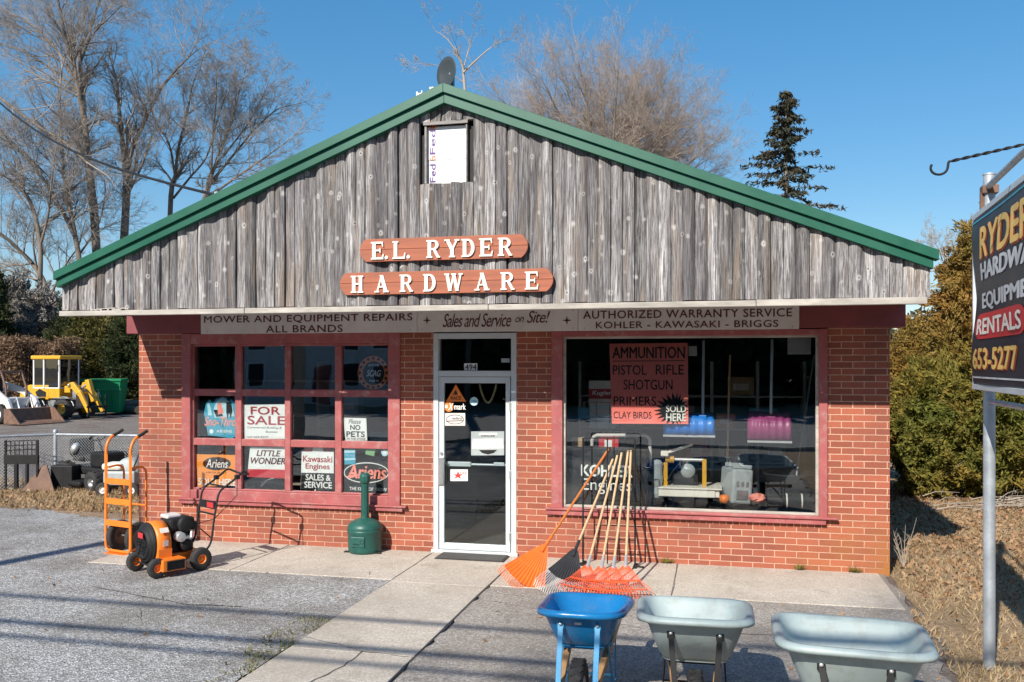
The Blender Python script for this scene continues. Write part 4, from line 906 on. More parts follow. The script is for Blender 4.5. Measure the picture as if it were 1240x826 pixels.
# --- wheelbarrows, nose towards the street (local -Y)
def tray(mb, wn, wr, ln, hn, hr, z0, bw, bl_, th=.006, lip=.03, nose=.06, k=.16):
    """rounded open tray: rim width at nose/rear, rim height at nose/rear, floor size"""
    def ring(w0, w1, y0, y1, za, zb, r, n=7):
        cs = [(-w0/2,y0),(w0/2,y0),(w1/2,y1),(-w1/2,y1)]; pts = []
        for i in range(4):
            p = Vector(cs[i]); a = Vector(cs[i-1]); b = Vector(cs[(i+1)%4])
            da = (a-p).normalized()*r; db = (b-p).normalized()*r
            for q in range(n+1):
                t = q/n; pts.append((p+da)*(1-t)**2+p*2*t*(1-t)+(p+db)*t*t)
            pe = p+db; ne = b+(p-b).normalized()*r
            for q in range(1,5): pts.append(pe.lerp(ne, q/5))
        return [(p.x, p.y, za+(zb-za)*((p.y-y0)/(y1-y0))) for p in pts]
    yN, yR = -ln*.5, ln*.5; fN, fR = yN+nose+.16, yR-.16
    out = []
    for t in (0,.08,.25,.5,.75,.92,1.0):
        q = t**.9
        out.append(ring(bw+(wn-bw)*q, bw+(wr-bw)*q, fN+(yN-fN)*q, fR+(yR-fR)*q, z0+(hn-z0)*t**1.05, z0+(hr-z0)*t**1.05, .10+k*.5*t))
    l1 = ring(wn+lip, wr+lip, yN-lip*.6, yR+lip*.6, hn+.004, hr+.004, .12+k*.5); l2 = ring(wn+lip*1.8, wr+lip*1.8, yN-lip, yR+lip, hn-.010, hr-.010, .125+k*.5); l3 = ring(wn+lip*1.7, wr+lip*1.7, yN-lip*.9, yR+lip*.9, hn-.03, hr-.03, .125+k*.5)
    rows = out+[l1,l2,l3]; n = len(rows[0]); b = []
    for r in rows: b += r
    fs = [(i*n+j, i*n+(j+1)%n, (i+1)*n+(j+1)%n, (i+1)*n+j) for i in range(len(rows)-1) for j in range(n)]
    mb.add(b, fs, True); mb.add(rows[0], [tuple(range(n))], False)
def barrow(label, loc, rz, tm, barm, wn, wr, ln, hn, hr, z0, wheelr, sx_=1.0, stripe=True):
    th = thing('wheelbarrow', label, 'wheelbarrow', loc, rz, 'wheelbarrows lined up in front of the store')
    m = MB(); tray(m, wn, wr, ln, hn, hr, z0, wn*.68, .4, lip=.028*sx_); o = m.build('tray', tm, th); md = o.modifiers.new('thick', 'SOLIDIFY'); md.thickness = .007; md.offset = -1
    yn = -ln*.5
    wy = yn+.02; wheel('wheel', th, (0,wy,wheelr), (1,0,0), wheelr, .095, M['steelpale'], .5, tread=22)
    xs = wn*.24
    for s in (-1,1):
        m = MB(); m.bar((s*.105,wy-.10,wheelr+.02), (s*xs*1.45,ln*.5+.40,z0-.0), .042, .05); m.build('handle_rail', M['hubwood'], th, bevel=.006)
        m = MB(); m.bar((s*xs*1.42,ln*.5+.28,z0-.02), (s*xs*1.46,ln*.5+.42,z0+.004), .05, .055); m.build('grip', M['black'], th, bevel=.01)
        # brace from the tray nose down to the rail
        ty = yn+.035; tz = z0+(hn-z0)*.66; yfl = yn+.215
        yt = yn+.22-.20*.66
        m = MB(); m.bar((s*xs,yt-.02,tz), (s*.115,wy-.07,wheelr+.06), .034, .007, up=(0,-1,.2)); m.bar((s*xs,yt-.018,tz+.02), (s*xs,yt-.012,tz-.03), .045, .02, up=(0,-1,0)); br = m.build('nose_brace', barm, th, bevel=.002)
        m = MB(); m.lathe([(.012,0),(.012,.006),(.006,.010),(.001,.011)], (s*xs,yt-.03,tz+.003), (0,-1,0), 8); m.build('bolt', M['steelpale'], br)
        # legs: strap from rail to ground and back
        m = MB(); ly = ln*.22
        m.bar((s*xs*1.25,ly-.18,z0+.0), (s*xs*1.45,ly,.015), .036, .008, up=(1,0,0)); m.bar((s*xs*1.45,ly-.01,.010), (s*xs*1.45,ly+.14,.010), .036, .008); m.bar((s*xs*1.45,ly+.13,.012), (s*xs*1.35,ly+.22,z0+.05), .036, .008, up=(1,0,0)); m.build('leg', barm, th, bevel=.002)
        m = MB(); m.bar((s*.13,wy+.10,wheelr+.06), (s*xs*1.40,ly-.02,.10), .03, .006, up=(1,0,0)); m.build('leg_brace', barm, th, bevel=.002)
    m = MB(); m.tube([(-.13,wy,wheelr),(.13,wy,wheelr)], .009, 8); m.build('axle', M['steelpale'], th)
    m = MB(); m.bar((-xs*1.5,.0,z0-.02), (xs*1.5,.0,z0-.02), .05, .03); m.bar((-xs*1.1,yn+.3,z0-.02), (xs*1.1,yn+.3,z0-.02), .05, .03); m.bar((-xs*1.45,ln*.22,.13), (xs*1.45,ln*.22,.13), .03, .006); m.build('cross_member', barm if stripe else M['black'], th)
    if stripe:
        m = MB(); ym = yn+.080; m.prism([(-.022,-.009),(.022,-.009),(.022,.009),(-.022,.009)], (-.005,ym-.022,z0+(hn-z0)*.70), (1,0,0), (0,-.45,.9), t=.003); m.build('maker_plate', M['offwhite'], th)
    return th
def nose(px, py, z, ln): q = G(px, py, z); return (q.x, q.y+ln*.5, 0.004)
b1 = barrow('blue steel wheelbarrow with bright blue braces, nose towards the camera', nose(698,743,.70,.80), rad(1), M['blue'], M['bluebar'], .49, .57, .80, .70, .61, .425, .20)
b2 = barrow('pale grey green wheelbarrow between the blue one and the larger grey one', nose(839,751,.72,.86), rad(2), M['poly'], M['black'], .61, .69, .86, .72, .62, .40, .20, 1.5, False)
b3 = barrow('large pale grey wheelbarrow nearest the sign post', nose(1046,789,.74,.98), rad(-4), M['poly'], M['black'], .73, .83, .98, .74, .64, .40, .20, 1.5, False)

# --- big framed sign at the right, side on to the street, on galvanised posts
SX = 1.86
sg = thing('roadside_sign', 'navy vinyl banner sign reading RENTALS in a metal frame on galvanised posts', 'sign', (SX,-2.96,0))
ya, yb = -2.96, -5.75; zb0, zt0 = 2.07, 3.36
for y, h in ((-2.95,3.66),(-5.8,3.66)):
    m = MB(); m.tube([(SX+.10,y,-.2),(SX+.10,y,h)], .042, 16); m.tube([(SX+.10,y,h),(SX+.10,y,h+.012)], .046, 16); ps = m.build('post', M['galv'], sg, True)
    m = MB(); m.cbox((SX+.10,y,3.55), (.11,.11,.06)); m.cbox((SX+.05,y-.01,3.45), (.03,.03,.16)); m.tube([(SX+.03,y,3.46),(SX+.2,y,3.46)], .006, 6); m.build('clamp', M['rust'], ps, True, bevel=.008)
m = MB(); m.tube([(SX+.09,-2.85,3.57),(SX+.05,-5.9,3.57)], .024, 12); m.build('top_pipe', M['galv'], sg, True)
m = MB(); m.tube([(SX+.10,-2.95,1.98),(SX+.10,-5.8,1.98)], .02, 12); m.build('lower_pipe', M['galv'], sg, True)
m = MB()
m.cbox((SX,(ya+yb)/2,zt0-.02), (.035,ya-yb,.04)); m.cbox((SX,(ya+yb)/2,zb0+.02), (.035,ya-yb,.04)); m.cbox((SX,ya-.02,(zb0+zt0)/2), (.034,.04,zt0-zb0-.08)); m.cbox((SX,yb+.02,(zb0+zt0)/2), (.034,.04,zt0-zb0-.08))
m.build('sign_frame', M['alu'], sg, True, bevel=.003)
m = MB(); m.box((SX+.006,yb+.04,zb0+.04), (SX+.012,ya-.04,zt0-.04)); m.build('backing', M['offwhite'], sg, True)
# banner: slack vinyl, its free edge curls inward in the middle
def bany(v): return .10*math.sin(math.pi*min(1,max(0,(v-.12)/.8)))**1.5
def ban(u, v):      # u from the near-building edge towards the street, v up
    e = bany(v)*math.exp(-u*5)
    return Vector((SX-.018-.02*math.sin(math.pi*v)*math.exp(-u*2)-.006*math.sin(9*v+7*u), ya-.05-(ya-yb-.1)*(u*(1-0)+e*.75*(1-u)), zb0+.05+(zt0-zb0-.10)*v))
nu, nv = 60, 24
vs = [ban(i/nu,j/nv) for j in range(nv+1) for i in range(nu+1)]
m = MB(); m.add(vs, [(j*(nu+1)+i, j*(nu+1)+i+1, (j+1)*(nu+1)+i+1, (j+1)*(nu+1)+i) for j in range(nv) for i in range(nu)], True)
bn = m.build('banner', mat('navy vinyl', (.018,.022,.032), .45, var=.2, scale=2, bmp=.05), sg, True)
def bantext(s, u0, u1, v0, v1, mt_, bold=.03, off=.004, poly=None, nm='lettering'):
    if poly is None: vs, fs = text2d(s, 0.0, 0.0, 1.0)
    else: vs, fs = poly
    mb = MB()
    cps = [(0,0)] if poly is not None else [(0,0),(-bold,0),(bold,0),(0,bold),(0,-bold)]
    for i, (dx, dy) in enumerate(cps):
        q = []
        for a, b in vs:
            pt = ban(u0+(u1-u0)*(a+dx*.35), v0+(v1-v0)*(b+dy)); pt.x -= off+i*.0004; q.append(pt)
        mb.add(q, fs)
    return mb.build(nm, mt_, bn, True)
def roundrect(n=10, r=.5, asp=.25):
    pts = []
    for cx, cy, a0 in ((1-r*asp,1-r,0),(r*asp,1-r,90),(r*asp,r,180),(1-r*asp,r,270)):
        for k in range(n+1): a = rad(a0+90*k/n); pts.append((cx+r*asp*math.cos(a), cy+r*math.sin(a)))
    return pts, [tuple(range(len(pts)))]
def fine(x0, x1, y0, y1, n=16): return [(x0+(x1-x0)*i/n, y) for i in range(n+1) for y in (y0,y1)], [(2*i,2*i+2,2*i+3,2*i+1) for i in range(n)]
def pill(n=30, asp=.12):
    vs = []
    for i in range(n+1):
        t = i/n; e = min(t,1-t); h = .5*(1 if e > asp else math.sqrt(max(0,1-(1-e/asp)**2))); h = max(h,.12); vs += [(t,.5-h),(t,.5+h)]
    return vs, [(2*i,2*i+2,2*i+3,2*i+1) for i in range(n)]
M['gold'] = mat('gold lettering', (.78,.50,.14), .5, bmp=.02); M['goldshadow'] = mat('red letter shadow', (.42,.07,.03), .5, bmp=.02); M['paleletter'] = mat('pale banner lettering', (.55,.56,.57), .5)
bantext('RYDER', .125, .63, .73, .912, M['goldshadow'], .05, .002, nm='letter_shadow'); bantext('RYDER', .12, .625, .738, .918, M['gold'], .035, .006)
bantext('HARDWARE &', .12, .86, .605, .705, M['paleletter'], .03); bantext('EQUIPMENT', .12, .78, .425, .525, M['paleletter'], .03)
bantext('', .03, .60, .262, .41, M['red'], poly=pill(), nm='red_pill'); bantext('RENTALS', .065, .555, .29, .38, M['cream'], .03, .007)
bantext('653-5277', .042, .505, .082, .20, M['goldshadow'], .05, .002, nm='letter_shadow'); bantext('653-5277', .037, .50, .088, .206, M['gold'], .035, .006)
bantext('', .0, 1, .03, .04, M['paleletter'], poly=fine(0,1,0,1), nm='border_line'); bantext('', .0, 1, .975, .985, M['cyan'], poly=fine(0,1,0,1), nm='border_line')
m = MB()
hk = [(SX+.06,-4.42,3.56),(SX-.02,-4.42,3.555),(SX-.40,-4.42,3.475)]
for s in range(2):
    q = []
    for i in range(41):
        t = i/40; P_ = Vector(hk[0]).lerp(Vector(hk[2]), t); a = t*26+s*math.pi; q.append(P_+Vector((0,math.cos(a)*.007,math.sin(a)*.005)))
    m.tube(q, .0058, 6)
ctr = Vector((SX-.452,-4.42,3.455)); q = [Vector((SX-.40,-4.42,3.475)),Vector((SX-.405,-4.42,3.44))]
for i in range(13):
    a = rad(-10-200*i/12); q.append(ctr+Vector(((.047)*math.cos(a),0,.042*math.sin(a)-.012)))
m.tube(q, .0075, 7)
m.build('iron_hook', M['black'], sg, True)
sg.rotation_euler = (0,0,rad(-4.3))

# ================================================================== THINGS ON SHOW BEHIND THE RIGHT WINDOW
def Wi(px, py, Y): return W(px, py, Y)
def lbox(m, x0, y0, x1, y1, Y0, Y1):   # box whose front face matches photo pixels
    a = W(x0,(y0+y1)/2,Y0).x; b = W(x1,(y0+y1)/2,Y0).x; t = W((x0+x1)/2,y0,Y0).z; q = W((x0+x1)/2,y1,Y0).z
    m.box((a,Y0,q), (b,Y1,t)); return a, b, q, t
# low window platform
pf = thing('display_platform', 'low dark display platform inside the right window', 'platform', (-.2,.9,.02))
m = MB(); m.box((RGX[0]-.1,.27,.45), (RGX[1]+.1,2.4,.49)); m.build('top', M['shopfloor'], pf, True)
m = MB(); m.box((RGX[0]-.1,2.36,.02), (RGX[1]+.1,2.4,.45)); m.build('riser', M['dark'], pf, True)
# black engine cabinet behind the decal
cb = thing('display_cabinet', 'black engine display cabinet behind the decal in the right window', 'cabinet', W(735,613,.3))
m = MB(); lbox(m, 689, 543, 783, 612, .20, .7); m.build('body', M['black'], cb, True, bevel=.01)
# wire shelf with boxes
sh = thing('wire_shelf', 'wire shelf unit standing behind the black cabinet in the right window', 'shelf', W(745,612,.9))
m = MB()
for px in (707,722,738,754,770):
    a = W(px,486,.75); m.tube([(a.x,.75,.5),(a.x,.75,a.z)], .006, 6)
for py in (487,505,522,540): a = W(706,py,.75); b = W(771,py,.75); m.tube([(a.x,.75,a.z),(b.x,.75,a.z)], .005, 6); m.tube([(a.x,1.1,a.z),(b.x,1.1,a.z)], .005, 6)
m.build('wire_frame', M['alu_dark'], sh, True)
def cbox_thing(nm, label, cat, x0, y0, x1, y1, Y0, Y1, mt_, extra=()):
    th = thing(nm, label, cat, W((x0+x1)/2,y1,Y0)); m = MB(); lbox(m,x0,y0,x1,y1,Y0,Y1); m.build('carton', mt_, th, True, bevel=.004)
    for e in extra:
        m = MB(); lbox(m,*e[:4],Y0-.002,Y0); m.build(e[5] if len(e) > 5 else 'print_band', e[4], th, True)
    return th
c1 = cbox_thing('carton', 'white and red carton on the wire shelf, left of the red poster', 'box', 713,461,742,491, .8,1.05, M['offwhite'], [(713,471,742,483,M['dkred'])])
m = MB(); px_text(m, 'Kugler', 717, 473, 741, 480, .797, bold=.03, shear=.2); m.build('lettering', M['white'], c1, True)
cbox_thing('carton', 'stack of pale cartons on the wire shelf under the white and red one', 'box', 714,491,746,519, .82,1.1, M['paleblue'], [(714,495,746,503,M['offwhite'])])
cbox_thing('carton', 'blue carton at the left edge of the wire shelf', 'box', 700,494,713,507, .9,1.1, M['cyan'])
cbox_thing('carton', 'small open brown carton on the black cabinet', 'box', 692,530,706,543, .35,.5, M['cardboard'])
# white tubular cart frame with a red tool on the cabinet
ct = thing('cart_frame', 'white bent tube cart handle standing on the black cabinet', 'cart', W(753,545,.55)); m = MB()
q = [W(a,b,.5) for a,b in ((717,543),(717,533),(719,529),(723,527),(752,527),(781,527),(785,529),(787,533),(787,543),(788,565))]; m.tube(q, .022, 10); m.build('tube_frame', M['offwhite'], ct, True)
m = MB()
for k in range(9): a = W(722+7*k,524,.62); m.tube([(a.x,.5,W(722+7*k,528,.5).z),(a.x,.85,a.z)], .006, 6)
m.build('rack_rods', M['alu_dark'], ct, True)
cbox_thing('toolbox', 'red power tool case with a white label on the black cabinet', 'toolbox', 725,531,749,545, .40,.6, M['red'], [(732,533,741,541,M['white'],'label')])
# shovels
def scoop(label, x0, y0, x1, y1, Y, mt_, pole, nm='snow_shovel'):
    th = thing(nm, label, 'shovel', W((x0+x1)/2,y1,Y)); a = W(x0,(y0+y1)/2,Y).x; b = W(x1,(y0+y1)/2,Y).x; t = W((x0+x1)/2,y0,Y).z; q = W((x0+x1)/2,y1,Y).z
    m = MB(); n = 24; vs = []; 
    prof = [(.03,0),(-.04,.12),(-.085,.38),(-.075,.62),(-.01,.86),(.08,1)]
    for i, (dy, f) in enumerate(prof):
        for k in range(n+1): u = k/n; w_ = 1-.08*max(0,f-.7)/.3; vs.append((( a+b)/2+(b-a)*(u-.5)*w_, Y+dy+(.013 if k % 4 < 2 else -.009)*(1 if 0 < i < 5 else 0)+.10*(2*u-1)**2*.5, q+(t-q)*f))
    m.add(vs, [(i*(n+1)+k, i*(n+1)+k+1, (i+1)*(n+1)+k+1, (i+1)*(n+1)+k) for i in range(len(prof)-1) for k in range(n)], True)
    o = m.build('blade', mt_, th, True); md = o.modifiers.new('thick','SOLIDIFY'); md.thickness = .006
    m = MB(); m.box((a,Y-.012,q-.012), (b,Y+.004,q+.012)); m.build('wear_strip', M['steelpale'], th, True)
    if pole:
        c = W(pole[0],pole[1],Y+.06); d = W(pole[2],pole[3],Y+.12); m = MB(); m.tube([(( a+b)/2*0+c.x,Y+.03,q+(t-q)*.55),c,d], .017, 8); m.build('shaft', M['alu'], th, True)
        m = MB(); m.cbox(((c.x),Y-.005,q+(t-q)*.62), (.09,.04,.16)); m.build('socket', mt_, th, True, bevel=.01)
    return th
scoop('bright blue snow shovel blade hanging behind the red poster', 803,500,866,528, .21, M['shovelblue'], (851,495,852,412))
scoop('plum coloured snow shovel hanging in the right window', 905,499,959,535, .22, M['purple'], (933.5,500,935,411))
# yellow tile saw on a cream tray
ts = thing('tile_saw', 'yellow framed tile saw on a cream tray in the right window', 'tile saw', W(830,605,.5))
m = MB(); a,b,q,t = lbox(m, 797,592,866,602, .38,.40); m.box((a-.01,.36,t-.005), (b+.08,.95,t+.012)); m.box((a+.02,.40,q), (b+.05,.9,t-.005)); m.build('tray', M['cream'], ts, True, bevel=.008)
m = MB()
for px, y1, y0 in ((806,591,560),(853,592,556)): p = W(px,y1,.55); r = W(px,y0,.55); m.box((p.x-.025,.52,p.z-.05), (p.x+.025,.58,r.z))
p = W(806,556,.55); r = W(852,556,.55); m.tube([(p.x,.55,p.z),(p.x+.10,.55,p.z+.0)], .045, 12); m.build('frame', M['yellow'], ts, True, bevel=.006)
m = MB(); m.tube([(p.x+.1,.55,p.z),(r.x,.55,p.z)], .02, 10); m.build('rail', M['steelpale'], ts, True)
m = MB(); a = W(805,549,.5); b = W(839,538,.45); m.bar(a, b, .03, .06, up=(0,-1,0)); m.cbox(a, (.09,.1,.06)); m.build('arm', M['cream'], ts, True, bevel=.01)
m = MB(); c = W(833,570,.6); m.lathe([(.001,-.01),(.085,-.008),(.085,.008),(.001,.01)], c, (0,-1,0), 28); m.build('saw_blade', M['greyplastic'], ts, True)
m = MB(); lbox(m, 815,575,845,591, .6,.8); m.tube([W(808,582,.5),W(815,570,.48),W(822,562,.5),W(826,558,.52)], .008, 6); m.build('motor', M['black'], ts, True, bevel=.03)
# grey generator-like unit, black tub, duct, bag
gn = thing('portable_power_unit', 'grey portable power unit standing at an angle in the right window', 'power unit', W(893,611,.5)); 
Mg = Matrix.Translation(W(893,609,.5)) @ Matrix.Rotation(rad(24),4,'Z') @ Matrix.Rotation(rad(4),4,'Y')
m = MB(); m.box((-.12,-.10,0), (.13,.25,.40), Mg); m.build('casing', M['greyplastic'], gn, True, bevel=.025)
m = MB(); m.box((-.07,-.112,.05), (.07,-.098,.16), Mg)
for k in range(3): m.box((-.08+.06*k,-.108,.20), (-.045+.06*k,-.098,.26), Mg)
m.build('panel', M['alu_dark'], gn, True, bevel=.004)
m = MB(); m.box((-.11,-.07,.405), (.12,-.05,.45), Mg); m.box((-.11,.15,.405), (.12,.17,.45), Mg); m.build('handles', M['greyplastic'], gn, True, bevel=.008)
m = MB(); p = W(877,606,.42); m.lathe([(.001,0),(.05,.005),(.06,.05),(.045,.09),(.001,.1)], (p.x,.42,p.z-.03), n=18); m.build('orange_cap', M['orange'], gn, True)
tb = thing('mortar_tub', 'black oval mixing tub standing in the corner of the right window', 'tub', W(955,597,.6)); c = W(955,600,.6); m = MB()
n = 36; prof = [(.22,.0),(.30,.04),(.36,.20),(.39,.22),(.39,.235),(.35,.22),(.29,.05),(.001,.03)]
vs = [(c.x+.02+r*.80*math.cos(2*math.pi*k/n), .62+r*.8*math.sin(2*math.pi*k/n), c.z+h*1.15) for r,h in prof for k in range(n)]
m.add(vs, [(i*n+k, i*n+(k+1)%n, (i+1)*n+(k+1)%n, (i+1)*n+k) for i in range(len(prof)-1) for k in range(n)], True); m.build('shell', M['black'], tb, True)
du = thing('hose_coil', 'thick black corrugated hose with pale bands lying in the right window', 'hose', W(957,612,.3)); m = MB()
p = W(929,606,.3); q_ = W(986,607,.3); pts = [p.lerp(q_,i/44) for i in range(45)]; m.tube(pts, [.078+.004*(i % 2) for i in range(45)], 18); m.build('duct', M['black'], du, True)
for f in (.40,.72): m = MB(); s = p.lerp(q_,f); m.tube([s, s+(q_-p)*.03], .0845, 20); m.build('band', M['offwhite'], du, True)
bg_ = thing('plastic_bag', 'crumpled pinkish plastic bag beside the black hose', 'bag', W(917,610,.32)); m = MB()
c = W(917,608,.34); vs = []; 
for i in range(9):
    for k in range(14):
        a = 2*math.pi*k/14; f = i/8*math.pi; rr = 1+R.uniform(-.13,.13); vs.append((c.x+.10*math.sin(f)*math.cos(a)*rr, c.y+.09*math.sin(f)*math.sin(a)*rr, c.z+.045-.055*math.cos(f)*rr))
m.add(vs, [(i*14+k, i*14+(k+1)%14, (i+1)*14+(k+1)%14, (i+1)*14+k) for i in range(8) for k in range(14)], False); m.build('bag', M['coral'], bg_, True)
wr = thing('wrapped_roll', 'upright roll in clear wrinkled plastic beside the white cart handle', 'roll', W(796,600,.5)); c = W(796,602,.5); m = MB()
m.lathe([(.001,0),(.05,.0),(.065,.05),(.055,.12),(.07,.22),(.06,.32),(.068,.40),(.04,.44),(.001,.45)], (c.x,.5,c.z), n=11, smooth=False); m.build('film', M['greyplastic'], wr, True)
wp = thing('wall_socket_panel', 'pale square panel high in the corner behind the right window', 'panel', W(968,418,.9)); m = MB(); lbox(m, 954,409,982,429, .9,.95); m.build('plate', M['offwhite'], wp, True, bevel=.004)
cbox_thing('price_card', 'small white card hanging beside the red poster', 'card', 834,419,844,431, .3,.303, M['white'])
# crowded stock further back in the right window
M['teal'] = mat('teal carton', (.05,.22,.22), .6); M['olivebox'] = mat('olive carton', (.2,.2,.08), .6)
bs_ = thing('stock_shelf', 'long grey stock shelf at the back of the right window display', 'shelf', (.1,2.6,.02)); m = MB()
for z in (.9,1.35,1.8): m.box((RGX[0]-.2,2.45,z), (RGX[1]+.1,2.85,z+.025))
for k in range(6): x = RGX[0]-.2+(RGX[1]-RGX[0]+.3)*k/5; m.box((x-.02,2.44,.02), (x+.02,2.86,2.3))
m.build('boards', M['alu_dark'], bs_, True)
for k, (x, z, w_, h_, mk, lb) in enumerate(((-1.35,.925,.3,.28,'cardboard','brown carton on the lowest stock shelf, far left'),(-.9,.925,.36,.24,'teal','teal carton on the lowest stock shelf'),(-.3,.925,.28,.3,'red','red carton on the lowest stock shelf'),(.2,.925,.4,.22,'offwhite','white carton on the lowest stock shelf'),(.75,.925,.3,.3,'olivebox','olive carton on the lowest stock shelf, far right'),(-1.2,1.375,.3,.25,'offwhite','white carton on the middle stock shelf'),(-.5,1.375,.34,.3,'cardboard','brown carton on the middle stock shelf'),(.1,1.375,.26,.2,'orange','orange carton on the middle stock shelf'),(.6,1.375,.36,.28,'cyan','blue carton on the middle stock shelf'),(-.9,1.825,.4,.24,'greyplastic','grey carton on the top stock shelf'),(.3,1.825,.35,.26,'cardboard','brown carton on the top stock shelf'))):
    th = thing('carton', lb, 'box', (x,2.62,z)); m = MB(); m.box((-w_/2,-.14,.001), (w_/2,.14,h_)); m.build('carton_body', M[mk], th, bevel=.005)
    m = MB(); m.box((-w_*.3,-.1425,h_*.3), (w_*.3,-.1415,h_*.65)); m.build('label', M['offwhite' if mk != 'offwhite' else 'dkred'], th)
for k, (px, lb) in enumerate(((880,'leftmost long tool handle hanging behind the right window'),(964,'long tool handle leaning in the right corner of the window'))):
    th = thing('tool_handle', lb, 'tool', W(px,560,.8)); m = MB(); a = W(px,580,.7); b = W(px+ (22 if k else 4),430,1.0); m.tube([a,b], .014, 7); m.build('shaft', M['alu_dark' if k else 'wood'], th, True)
# left window: dark shelves and a wire basket behind
shl = thing('shop_shelf', 'dark shelf unit standing behind the left window', 'shelf', (-5.6,1.9,.02))
m = MB()
for z in (.5,1.0,1.5,2.0): m.box((-7.0,1.75,z), (-4.3,2.1,z+.03))
for x in (-7.0,-5.65,-4.32): m.box((x-.02,1.74,.02), (x+.02,2.11,2.3))
m.build('boards', M['woodgrey'], shl, True)
wbk = thing('wire_basket', 'chrome wire basket standing low behind the white and red sign', 'basket', W(331,590,.35)); m = MB()
for k in range(5): m.tube([W(316+a*6,590-k*1.2-6*math.sin(a/5*math.pi)**.4,.3+.05*k) for a in range(6)], .006, 6)
m.build('wires', M['steelpale'], wbk, True)
for i, (x, z, mt_, lb) in enumerate(((-6.7,1.03,'cardboard','brown carton on the dark shelf behind the left window'),(-6.2,1.03,'red','red box on the dark shelf behind the left window'),(-5.2,1.53,'greyplastic','grey box on the upper dark shelf behind the left window'),(-4.7,1.03,'cyan','blue box on the dark shelf behind the left window'))):
    th = thing('carton', lb, 'box', (x,1.9,z)); m = MB(); m.box((-.16,-.12,.001), (.16,.12,.26)); m.build('carton_body', M[mt_], th, bevel=.005)
    m = MB(); m.box((-.1,-.123,.08), (.1,-.121,.17)); m.build('label', M['offwhite'], th)

# ================================================================== YARD BEHIND, LEFT
# --- chain link fence
fa, fb, fc = Vector((-7.42,3.95,0)), Vector((-11.75,3.75,0)), Vector((-13.9,1.35,0))
fe = thing('chain_link_fence', 'low chain link fence with galvanised posts left of the store', 'fence', (-11.75,3.75,0))
for p in (fa+Vector((-.05,0,0)), fb, fc, fa.lerp(fb,.5)):
    m = MB(); m.tube([p, p+Vector((0,0,1.03))], .034, 12); m.lathe([(.04,1.02),(.042,1.05),(.03,1.075),(.001,1.085)], p, n=12); m.build('post', M['galv'], fe, True)
for a, b in ((fa,fb),(fb,fc)):
    m = MB(); m.tube([a+Vector((0,0,.99)), b+Vector((0,0,.99))], .02, 10); m.build('top_rail', M['galv'], fe, True)
    L = (b-a).length; d = (b-a)/L; P0, P1 = [], []; s = .055; hh = .96; k = -hh
    nn_ = Vector((-d.y,d.x,0))*.004
    while k < L:
        for sg_ in (1,-1):
            t0, t1, z0, z1 = k, k+hh, .02, .02+hh
            if t0 < 0: z0 += -t0; t0 = 0
            if t1 > L: z1 -= (t1-L); t1 = L
            if t1 > t0:
                if sg_ < 0: A, B_ = a+d*(L-t0)+nn_, a+d*(L-t1)+nn_
                else: A, B_ = a+d*t0-nn_, a+d*t1-nn_
                P0.append((A.x,A.y,z0)); P1.append((B_.x,B_.y,z1))
        k += s
    P0 = np.array(P0); P1 = np.array(P1); dd = (P1-P0); dd /= np.linalg.norm(dd,axis=1)[:,None]
    u = np.array([-d.y,d.x,0.0]); v = np.cross(dd,u); r = .004; V = []; 
    for P in (P0,P1):
        for kk in range(3): an = 2*math.pi*kk/3; V.append(P+(u*math.cos(an)+v*math.sin(an))*r)
    n = len(P0); V = np.stack(V,1).reshape(-1,3); base = np.arange(n)[:,None]*6
    F = np.concatenate([base+np.array([[i,(i+1)%3,3+(i+1)%3,3+i]]) for i in range(3)])
    npmesh('wire_mesh', V, F, M['wire'], fe, True)
# --- yellow wheel loader
lp_ = G(74,506); ld = thing('wheel_loader', 'yellow compact wheel loader with a glazed cab parked in the yard', 'wheel loader', (lp_.x,lp_.y,-.01), rad(-6))
for x in (-.78,.78):
    for y in (-.62,.62): wheel('wheel', ld, (x,y,.43), (0,1,0), .43, .34, M['yellow'], .5, tread=14, n=24)
m = MB(); m.box((-1.5,-.42,.42), (.95,.42,.80)); m.box((.95,-.35,.5), (1.15,.35,1.25)); m.build('chassis', M['alu_dark'], ld, bevel=.02)
m = MB(); m.prism([(-1.75,.80),(-.15,.80),(-.15,1.42),(-1.2,1.42),(-1.7,1.25)], (0,.52,0), t=1.04); m.box((-.15,-.53,.85), (.45,.53,1.30)); hd = m.build('body', M['yellow'], ld, bevel=.03)
m = MB(); m.prism([(-.75,.92),(-.28,.92),(-.28,1.12),(-.62,1.25),(-.85,1.12)], (0,-.525,0), t=.01); m.box((-1.765,-.35,.9), (-1.755,.35,1.2)); m.build('vent_panel', M['black'], hd)
m = MB()
for y in (-.62,.62):
    for x in (-.78,.78): m.tube([(x+.55*math.cos(rad(a)),y,.43+.50*math.sin(rad(a))) for a in range(15,166,15)], .03, 6); m.bar((x-.45,y,.88), (x+.45,y,.88), .34, .03)
m.build('mudguards', M['alu_dark'], ld)
cbn = MB(); 
for x, y in ((-.95,-.5),(-.95,.5),(-.38,-.52),(-.38,.52),(.42,-.5),(.42,.5)): cbn.box((x-.035,y-.035,1.28), (x+.035,y+.035,2.50))
cbn.box((-.98,-.53,1.26), (.45,.53,1.32)); cab = cbn.build('cab', M['offwhite'], ld, bevel=.01)
m = MB(); m.box((-1.05,-.60,2.50), (.55,.60,2.66)); m.build('cab_roof', M['yellow'], cab, bevel=.04)
m = MB(); m.box((.44,-.46,1.33), (.45,.46,2.5)); m.box((-.94,-.505,1.33), (-.42,-.50,2.5)); m.box((-.34,-.505,1.33), (.38,-.50,2.5)); m.box((-.94,.50,1.33), (-.42,.505,2.5)); m.box((-.34,.50,1.33), (.38,.505,2.5)); m.build('cab_glass', M['cabglass'], cab)
